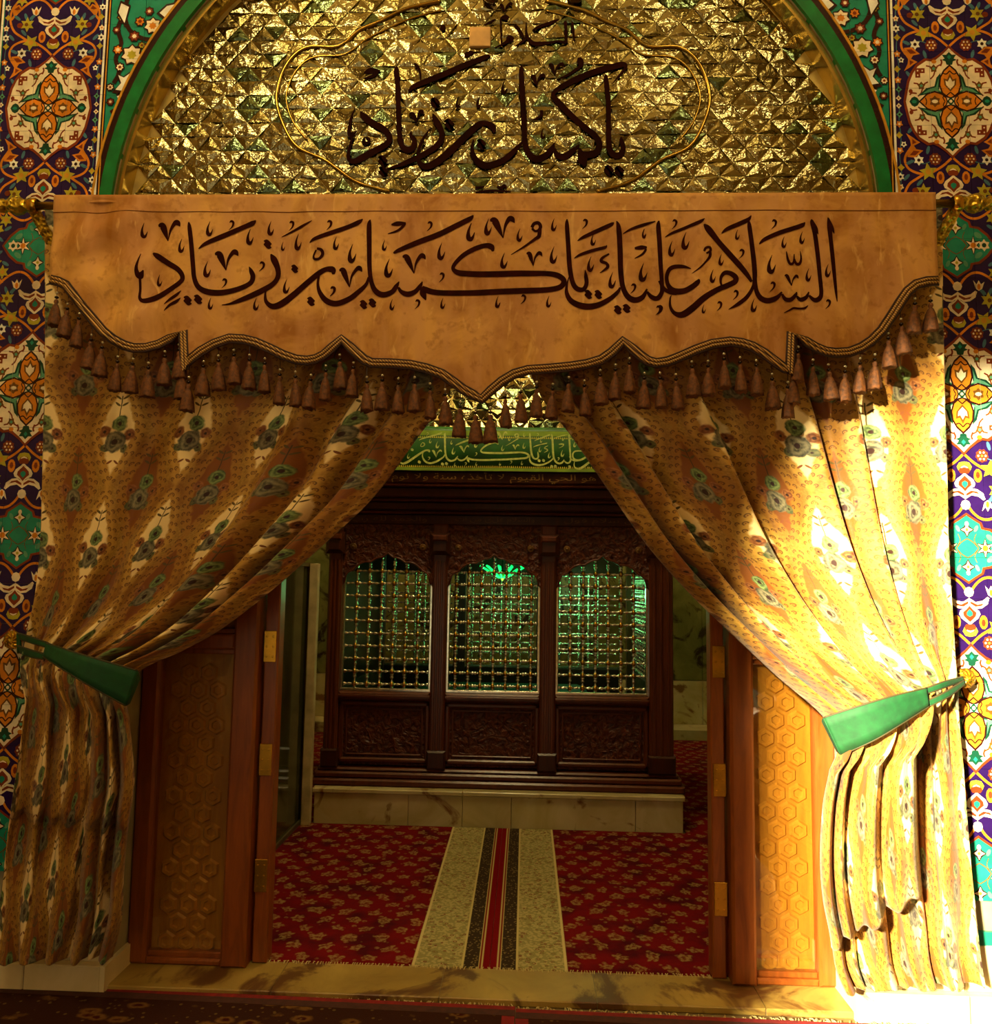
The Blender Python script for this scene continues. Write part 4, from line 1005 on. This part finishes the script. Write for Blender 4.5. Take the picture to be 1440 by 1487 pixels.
for x in (xa, xb):
    for k in range(9):
        a = -pi/2+pi*k/8*1.0; mt.v.append((x, YR-YV-.0+.0+.033*sin(a)+.0, ZR-ZT+.028+.0*k+ (.033*cos(a)-.033)+.004))
for k in range(8): mt.f.append((k, 9+k, 10+k, k+1)); mt.m.append(0)
slv = mt.build('rod_sleeve', M_suede, vroot, True)
seam = MB().tube([(xa+(xb-xa)*i/80, vy(CX+xa+(xb-xa)*i/80, ZT-.075)-YV-.001, -.075) for i in range(81)], .0018, 4).build('seam', flat('seam_thread', (120,68,18), .8), vroot)
lo = lettering([[(a, b, w*1.12) for a, b, w in st] for st in VAL], 'lettering', flat('brown_ink', (46,13,4), .9, var=.2, sc=30, spec=.05), vroot, YV, .0016, ysurf=vy); lo.location = -vroot.location
# braided cords along the hem
M_cord = (lambda M: (M.base(M.mix((196,150,72), (92,56,16), (M.sep(M.world())[0]*520.0+M.sep(M.world())[2]*520.0).sin().above(0.1, .6))), M.m)[1])(Mat('braid', .6))
M_cordd = flat('dark_cord', (52,24,8), .8)
def hem_off(d):
    out = []
    for i, p in enumerate(hem):
        q_ = hem[min(i+1, len(hem)-1)]; r = hem[max(i-1, 0)]; dx, dz = q_[0]-r[0], q_[1]-r[1]; L = hypot(dx, dz); nx, nz = -dz/L, dx/L
        out.append((p[0]+nx*d, p[1]+nz*d))
    return out
for d, rr, m, nm, fy in ((.004,.0062,M_cord,'cord',.004),(.018,.0062,M_cord,'cord',.004),(.011,.005,M_cordd,'dark_cord',.001),(-.006,.005,M_cordd,'dark_cord',.001),(.027,.0045,M_cordd,'dark_cord',.001)):
    P = hem_off(d); MB().tube([(x-CX, vy(x, z)-YV-fy, z-ZT) for x, z in P], rr, 6).build(nm, m, vroot, True)
# tassels: bead string, head, skirt
M_tas = flat('rust_tassel', (98,54,10), .75, var=.3, sc=70); M_bead = flat('dark_bead', (40,24,12), .15, .3); M_cry = flat('clear_bead', (200,190,150), .08, .3)
cum = [0]
for i in range(len(hem)-1): cum.append(cum[-1]+hypot(hem[i+1][0]-hem[i][0], (hem[i+1][1]-hem[i][1])*.55))
def hem_at(s):
    for i in range(len(cum)-1):
        if cum[i+1] >= s: f = (s-cum[i])/(cum[i+1]-cum[i]+1e-9); return hem[i][0]+(hem[i+1][0]-hem[i][0])*f, hem[i][1]+(hem[i+1][1]-hem[i][1])*f
    return hem[-1]
def tassel_mesh(seed):
    rg = random.Random(seed); mb = MB(); n = 16
    prof = [(.004,0),(.009,-.004),(.011,-.012),(.007,-.020),(.011,-.026),(.018,-.045),(.024,-.075),(.028,-.102),(.0285,-.110),(.0,-.104)]
    base = len(mb.v)
    for j, (r, h) in enumerate(prof):
        for k in range(n):
            w = 1+(.14*((k % 2)*2-1) if 4 <= j < 9 else 0); a = 2*pi*k/n+(.1*rg.random() if j > 4 else 0)
            mb.v.append((r*w*cos(a), r*w*sin(a)*.8, h-(rg.uniform(0,.008) if j in (7,8) else 0)))
    for j in range(len(prof)-1):
        for k in range(n): mb.f.append((base+j*n+k, base+(j+1)*n+k, base+(j+1)*n+(k+1)%n, base+j*n+(k+1)%n)); mb.m.append(0)
    return mb
protos = []; NT = 62
sm = bb = None
for i in range(NT):
    x, z = hem_at(cum[-1]*(i+.5)/NT); drop = .050+.012*rng.random()+(.016 if i % 2 else 0)
    lx, ly, lz = x-CX, vy(x, z)-YV+.004, z-ZT-.006
    k = i % 4
    if len(protos) <= k: t = tassel_mesh(k).build('tassel', M_tas, vroot, True); protos.append(t.data)
    else: t = link(bpy.data.objects.new('tassel', protos[k]), vroot)
    t.location = (lx, ly, lz-drop); t.rotation_euler = (rng.uniform(-.05,.05), rng.uniform(-.07,.07), rng.uniform(0,3))
    if sm is None:
        s1 = MB().tube([(0,0,0),(0,0,.075)], .0012, 4).build('thread', M_bead, t); sm = s1.data
        b1 = MB().lathe([(0,-.006),(.005,-.003),(.006,0),(.005,.003),(0,.006)], 'z', (0,0,0), 8).build('bead', M_cry, t, True); b1.location = (0,0,.028); bb = b1.data
        b2 = MB().lathe([(0,-.007),(.007,-.003),(.009,0),(.007,.004),(0,.007)], 'z', (0,0,0), 8).build('bead', M_bead, t, True); b2.location = (0,0,.008); b2d = b2.data
    else:
        link(bpy.data.objects.new('thread', sm), t)
        o = link(bpy.data.objects.new('bead', bb), t); o.location = (0,0,.028); o = link(bpy.data.objects.new('bead', b2d), t); o.location = (0,0,.008)

# ------------------------------------------------------------------ curtains
def brocade():
    M = Mat('floral_brocade', .55, spec=.25); u, v, _ = M.sep(M.co('UV')); P = M.co('UV')
    Wc, Hc = .335, .49
    nzf = M.noise(P, 110, 2); nzm = M.noise(P, 24, 3); big = M.noise(P, 5, 2)
    wob = (M.noise(P, 16, 2)-.5)*.010; u = u+wob; v = v+wob
    c = M.mix((130,94,28), (172,130,50), nzf.above(.5, .5)); c = M.mix(c, (126,74,18), big.above(.52, .15)*.6)
    vs = M.voro(P, 62); c = M.mix(c, (78,42,14), (vs-.24).abs().below(.05, .05)*.2)
    def motif(ou, ov, c, pocket, rim):
        a = (u+ou).wrap(Wc/2, -Wc/2); b = (v+ov).wrap(Hc/2, -Hc/2); A = a.abs(); B = b.abs()
        e = A/.074 + (B/.19)._m('POWER', 1.35) + (nzm-.5)*.5
        c = M.mix(c, rim, e.below(1.5, .3)*.75); c = M.mix(c, pocket, e.below(.98, .14))
        # curls strung along both sides of the ogee
        ac = (1.16-(B/.19)._m('POWER', 1.35)).max(-.2)*.074
        for off, per, ph in ((.0, .034, 0.0), (.024, .040, .017)):
            da = A-ac-off; db = (b+ph).wrap(per/2, -per/2); r = (da*da+db*db).sqrt()
            c = M.mix(c, (76,38,14), (r-.0075).abs().below(.0024, .0022)*(da+db).above(-.006, .003)*.8); c = M.mix(c, (120,70,22), r.below(.0028, .002))
        th = a.atan2(b)
        def dist(cx, cy): return ((a-cx)*(a-cx)+(b-cy)*(b-cy)).sqrt()
        c = M.mix(c, (70,54,22), A.below(.0022, .002)*(b-.09).abs().below(.06, .004))
        for cy, sp_, top in ((.105, 150.0, 1), (.135, 170.0, 1), (-.128, -150.0, 0)):
            lf = ((A-.016)*(A-.016)*1.2+(b-cy-A*(.5 if top else -.5))*(b-cy-A*(.5 if top else -.5))*7.0).sqrt()
            c = M.mix(c, (88,70,28) if top else (122,66,28), lf.below(.014, .004))
        for cx, cy, r, c1, c2, k in ((.056,-.018,.024,(98,50,22),(160,104,52),430.0),(-.057,-.008,.024,(104,56,24),(156,100,50),430.0),(.040,-.078,.019,(66,74,42),(112,106,60),330.0),(-.044,-.074,.019,(60,68,40),(106,100,58),330.0),(-.004,-.048,.047,(58,56,42),(142,132,96),330.0),(.006,.028,.034,(50,66,34),(130,148,84),400.0)):
            d0 = dist(cx, cy); ang = (a-cx).atan2(b-cy); d = d0+(nzm-.5)*.030
            tone = ((d*k*.8+(ang*3.0).sin()*1.4).sin()*.5+.5)*.55+(nzm-.5)*1.2+(nzf-.5)*.9+.2
            c = M.mix(c, M.mix(c1, c2, tone._m('MULTIPLY', 1.0, clamp=True)), d.below(r, .007)); c = M.mix(c, (48,24,16), (d0+(nzm-.5)*.01).below(r*.27, .004))
        return c
    c = motif(0, 0, c, (238,210,146), (188,142,58)); c = motif(Wc/2, Hc/2, c, (124,70,18), (156,106,34))
    M.base(c); M.bump(nzf*.6+vs*.5, .25, .004)
    M.b.inputs['Sheen Weight'].default_value = .12
    return M.m
M_broc = brocade()
def interp(P, n):                                            # smooth resample by index
    C = crom([(x, z) for x, z in P], max(2, n//(len(P)-1)+1)); C = np.array(C)
    t = np.linspace(0, len(C)-1, n+1); i = np.minimum(t.astype(int), len(C)-2); f = (t-i)[:, None]
    return C[i]*(1-f)+C[i+1]*f
def curtain(label, IN_, OUT_, y0, folds, tie_i, steps, NS=240, NT_=300, sgn=1, seed=1):
    """IN_/OUT_: leading and outer edge, matching points from rail to floor; folds: (s, width, depth)"""
    I = interp([at(*p, y0) for p in IN_], NT_); O = interp([at(*p, y0) for p in OUT_], NT_)
    tt = tie_i/(len(IN_)-1); rg = np.random.RandomState(seed)
    S = np.linspace(0, 1, NS+1); Tn = np.linspace(0, 1, NT_+1)
    s, t = np.meshgrid(S, Tn)
    tie = np.exp(-((t-tt)/.085)**2); low = np.clip((t-tt)/(1-tt), 0, 1); up = np.clip(t/tt, 0, 1)
    amp = np.where(t < tt, .35+.65*up**.9, np.maximum(.55, 1-4*low)-.15*low)
    y = np.zeros_like(s)
    se = s.copy()
    for (sc, w, d) in folds:
        y += d*np.exp(-((s-sc)/w)**2)*amp
        if d >= .04:                                                                    # deep folds: the next ridge hangs over the valley
            y += -.55*d*np.exp(-((s-sc-1.7*w)/(1.1*w))**2)*amp; se += -1.15*w*np.exp(-((s-sc-1.5*w)/(1.0*w))**2)*np.clip(amp*1.3-.2, 0, 1)
    ph = rg.rand(6)*6
    y += (.020*np.sin(s*25+ph[0]+.8*np.sin(t*4))+.008*np.sin(s*52+ph[1]+3*t))*(.3+.7*up)*np.where(t < tt, 1, .9)
    y += .016*tie*np.sin(s*75+ph[2])+.010*low*np.sin(s*26+ph[3]+2.2*np.sin(low*5+s*3))*(1+low)
    y -= .075*tie*np.sin(pi*np.clip(s*1.02, 0, 1))**.8*np.clip((s-.08)/.3, 0, 1)                                  # gathered bulk under the tie
    y -= .05*np.sin(pi*np.clip(low, 0, 1))**1.0*np.exp(-((s-.62)/.38)**2)*(t > tt)        # blousing below
    sig = lambda q_: 1/(1+np.exp(-np.clip(q_, -40, 40)))
    for (s0, B, la, lb) in steps:                                                       # blousing that hangs over and ends in a turned-up edge
        edge = la+lb*s+.012*np.sin(s*40)
        y -= B*sig((s-s0)/.010)*(1-sig((low-edge)/.008))*np.clip(low/.12, 0, 1)*(.55+.45*np.sin(pi*np.clip(low/edge, 0, 1)*.75+.6))*(t > tt)
    hemroll = np.exp(-((s-1)/.05)**2); y += -.020*hemroll*amp + .05*np.clip((s-.985)/.015, 0, 1)*amp
    se = np.clip(se, 0, 1)
    x = O[:, None, 0]+(I-O)[:, None, 0]*se; z = O[:, None, 1]+(I-O)[:, None, 1]*se
    x = x+.006*np.sin(s*34+ph[0]+1.3)*amp*(1-hemroll)*np.clip(s*8, 0, 1)
    yo = np.where(t > tt, np.minimum(y, 0), 0); x = x*(1+yo/y0*np.clip(low*6, 0, 1))           # the bunch hangs nearer, its edge stays over the door post
    y = np.minimum(y+y0, np.where(np.abs(x-CX) > OH-.05, YW-.052-.03*(z < .4), YW+.10))
    xs = x; dx = np.diff(xs, axis=0); dz = np.diff(z, axis=0)
    ln = np.vstack([np.zeros((1, NS+1)), np.cumsum(np.sqrt(dx**2+dz**2), axis=0)])
    U = s*1.62*sgn; V = -ln
    root_x, root_z = float(O[0,0]+I[0,0])/2, float(O[0,1])
    v = np.stack([x-root_x, y-y0, z-root_z], -1).reshape(-1, 3)
    idx = np.arange((NT_+1)*(NS+1)).reshape(NT_+1, NS+1)
    f = np.stack([idx[:-1,:-1], idx[1:,:-1], idx[1:,1:], idx[:-1,1:]], -1).reshape(-1, 4)
    if sgn < 0: f = f[:, ::-1]
    me = bpy.data.meshes.new('curtain'); me.from_pydata(v.tolist(), [], f.tolist())
    uvl = me.uv_layers.new(name='UVMap'); uvs = np.stack([U, V], -1).reshape(-1, 2)[f.reshape(-1)]; uvl.data.foreach_set('uv', uvs.astype(np.float32).ravel())
    me.polygons.foreach_set('use_smooth', [True]*len(f)); me.materials.append(M_broc); me.update()
    o = link(bpy.data.objects.new('curtain', me)); o.location = (root_x, y0, root_z)
    sd = o.modifiers.new('thick', 'SOLIDIFY'); sd.thickness = .003; sd.offset = 0
    return tag(o, label, 'curtain')
IL = [(716,300),(690,450),(655,560),(600,642),(540,722),(470,788),(400,850),(320,912),(262,945),(197,978),(188,1030),(192,1080),(195,1130),(188,1180),(180,1260),(176,1330),(160,1392)]
OL = [(66,300),(66,420),(66,520),(64,600),(62,680),(60,750),(57,810),(50,870),(42,910),(36,945),(38,1000),(30,1075),(22,1130),(15,1180),(6,1260),(-2,1330),(-6,1402)]
IR = [(720,300),(745,450),(778,560),(832,635),(885,712),(940,790),(1000,858),(1062,918),(1130,982),(1204,1048),(1205,1095),(1194,1150),(1190,1220),(1194,1280),(1205,1340),(1212,1400),(1228,1440)]
OR = [(1368,300),(1369,430),(1371,520),(1373,600),(1376,690),(1378,770),(1381,840),(1385,900),(1388,950),(1391,990),(1394,1060),(1400,1130),(1405,1200),(1411,1270),(1417,1330),(1424,1390),(1431,1432)]
YC = 3.22
curtain('floral brocade curtain drawn to the left by a dark green tieback', IL, OL, YC, [(.885,.026,.11),(.77,.03,.075),(.64,.045,.04),(.48,.05,.03),(.30,.05,.03),(.14,.05,.02)], 9, [(-.2,.085,.57,.03)], sgn=1, seed=4)
curtain('floral brocade curtain in sunlight, drawn to the right by a bright green tieback', IR, OR, YC, [(.925,.018,.08),(.83,.022,.11),(.60,.026,.11),(.34,.018,.085),(.22,.016,.06),(.10,.05,.01)], 9, [(.36,.20,.51,.25)], sgn=-1, seed=9)
# ------------------------------------------------------------------ tiebacks and their hooks
M_tb = flat('green_felt', (8,74,32), .75, var=.12, sc=30); M_tbe = flat('green_felt_edge', (60,52,20), .7)
def band(name, up, lo, ys, mat, root, edge=True, th=.008):
    n = 24
    U = crom([(*at(p[0], p[1], y), y) for p, y in zip(up, ys)], n//(len(up)-1)); L = crom([(*at(p[0], p[1], y), y) for p, y in zip(lo, ys)], n//(len(lo)-1))
    mb = MB(); r = root.location
    for a, b in zip(U, L):
        for k in range(5): q_ = a*(1-k/4)+b*(k/4); mb.v.append((q_[0]-r.x, q_[2]-r.y, q_[1]-r.z))
    m = len(U)
    for i in range(m-1):
        for k in range(4): mb.f.append((5*i+k, 5*i+k+1, 5*i+6+k, 5*i+5+k)); mb.m.append(0)
    o = mb.build(name, mat, root, True); sd = o.modifiers.new('thick', 'SOLIDIFY'); sd.thickness = th; sd.offset = 0
    if edge:
        for nm, C in (('piping', U), ('piping', L)): MB().tube([(p[0]-r.x, p[2]-r.y-.001, p[1]-r.z) for p in C], .004, 6).build(nm, M_tbe, root, True)
    return o
def tieback(label, x, z, segs):
    root = empty('tieback', (x, 3.05, z)); tag(root, label, 'tieback')
    for nm, up, lo, ys in segs: band(nm, up, lo, ys, M_tb, root)
    return root
x, z = at(120, 960, 3.05)
tieback('dark green felt tieback gathering the shaded curtain', x, z, [
    ('band', [(68,934),(110,948),(155,961),(199,974)], [(63,953),(95,974),(135,998),(182,1024)], [3.08,3.01,3.00,3.06]),
    ('strap', [(28,920),(48,926),(70,934)], [(30,928),(48,934),(69,940)], [3.27,3.13,3.08]),
    ('strap', [(27,938),(45,944),(66,950)], [(30,948),(46,954),(64,957)], [3.27,3.13,3.08]),
    ('wrap', [(199,974),(202,986),(196,990)], [(182,1024),(188,1020),(184,1016)], [3.06,3.13,3.20]),
    ('loop_end', [(25,920),(29,922)], [(26,948),(31,947)], [3.28,3.27])])
x, z = at(1290, 1040, 3.05)
tieback('bright green felt tieback gathering the sunlit curtain', x, z, [
    ('band', [(1196,1042),(1245,1026),(1295,1011),(1345,999)], [(1221,1096),(1268,1075),(1310,1050),(1349,1025)], [3.04,2.99,3.00,3.07]),
    ('strap', [(1343,1000),(1370,990),(1397,983)], [(1345,1007),(1371,998),(1398,988)], [3.07,3.11,3.27]),
    ('strap', [(1347,1017),(1374,1004),(1399,988)], [(1350,1025),(1377,1011),(1400,993)], [3.07,3.11,3.27]),
    ('wrap', [(1196,1042),(1194,1048),(1200,1054)], [(1221,1096),(1217,1094),(1219,1090)], [3.04,3.12,3.20])])
def hook(label, px, py):
    x, z = at(px, py, 3.33); root = empty('curtain_hook', (x, YW, z)); tag(root, label, 'hook')
    MB().lathe([(.012,0),(.012,-.05),(.009,-.06)], 'y').build('stem', M_brass, root, True)
    rs = MB().lathe([(.010,-.052),(.034,-.056),(.040,-.064),(.030,-.072),(.016,-.076),(0,-.078)], 'y', (0,0,0), 20).build('rosette', M_orn, root, True)
    for k in range(10):
        a = 2*pi*k/10; MB().tube([(.012*cos(a),-.078,.012*sin(a)),(.026*cos(a+.35),-.074,.026*sin(a+.35)),(.039*cos(a+.8),-.064,.039*sin(a+.8))], .0035, 5).build('petal', M_brass, rs)
hook('brass rosette hook on the tiled wall holding the dark tieback', 21, 929); hook('brass rosette hook on the tiled wall holding the bright sunlit tieback', 1399, 984)
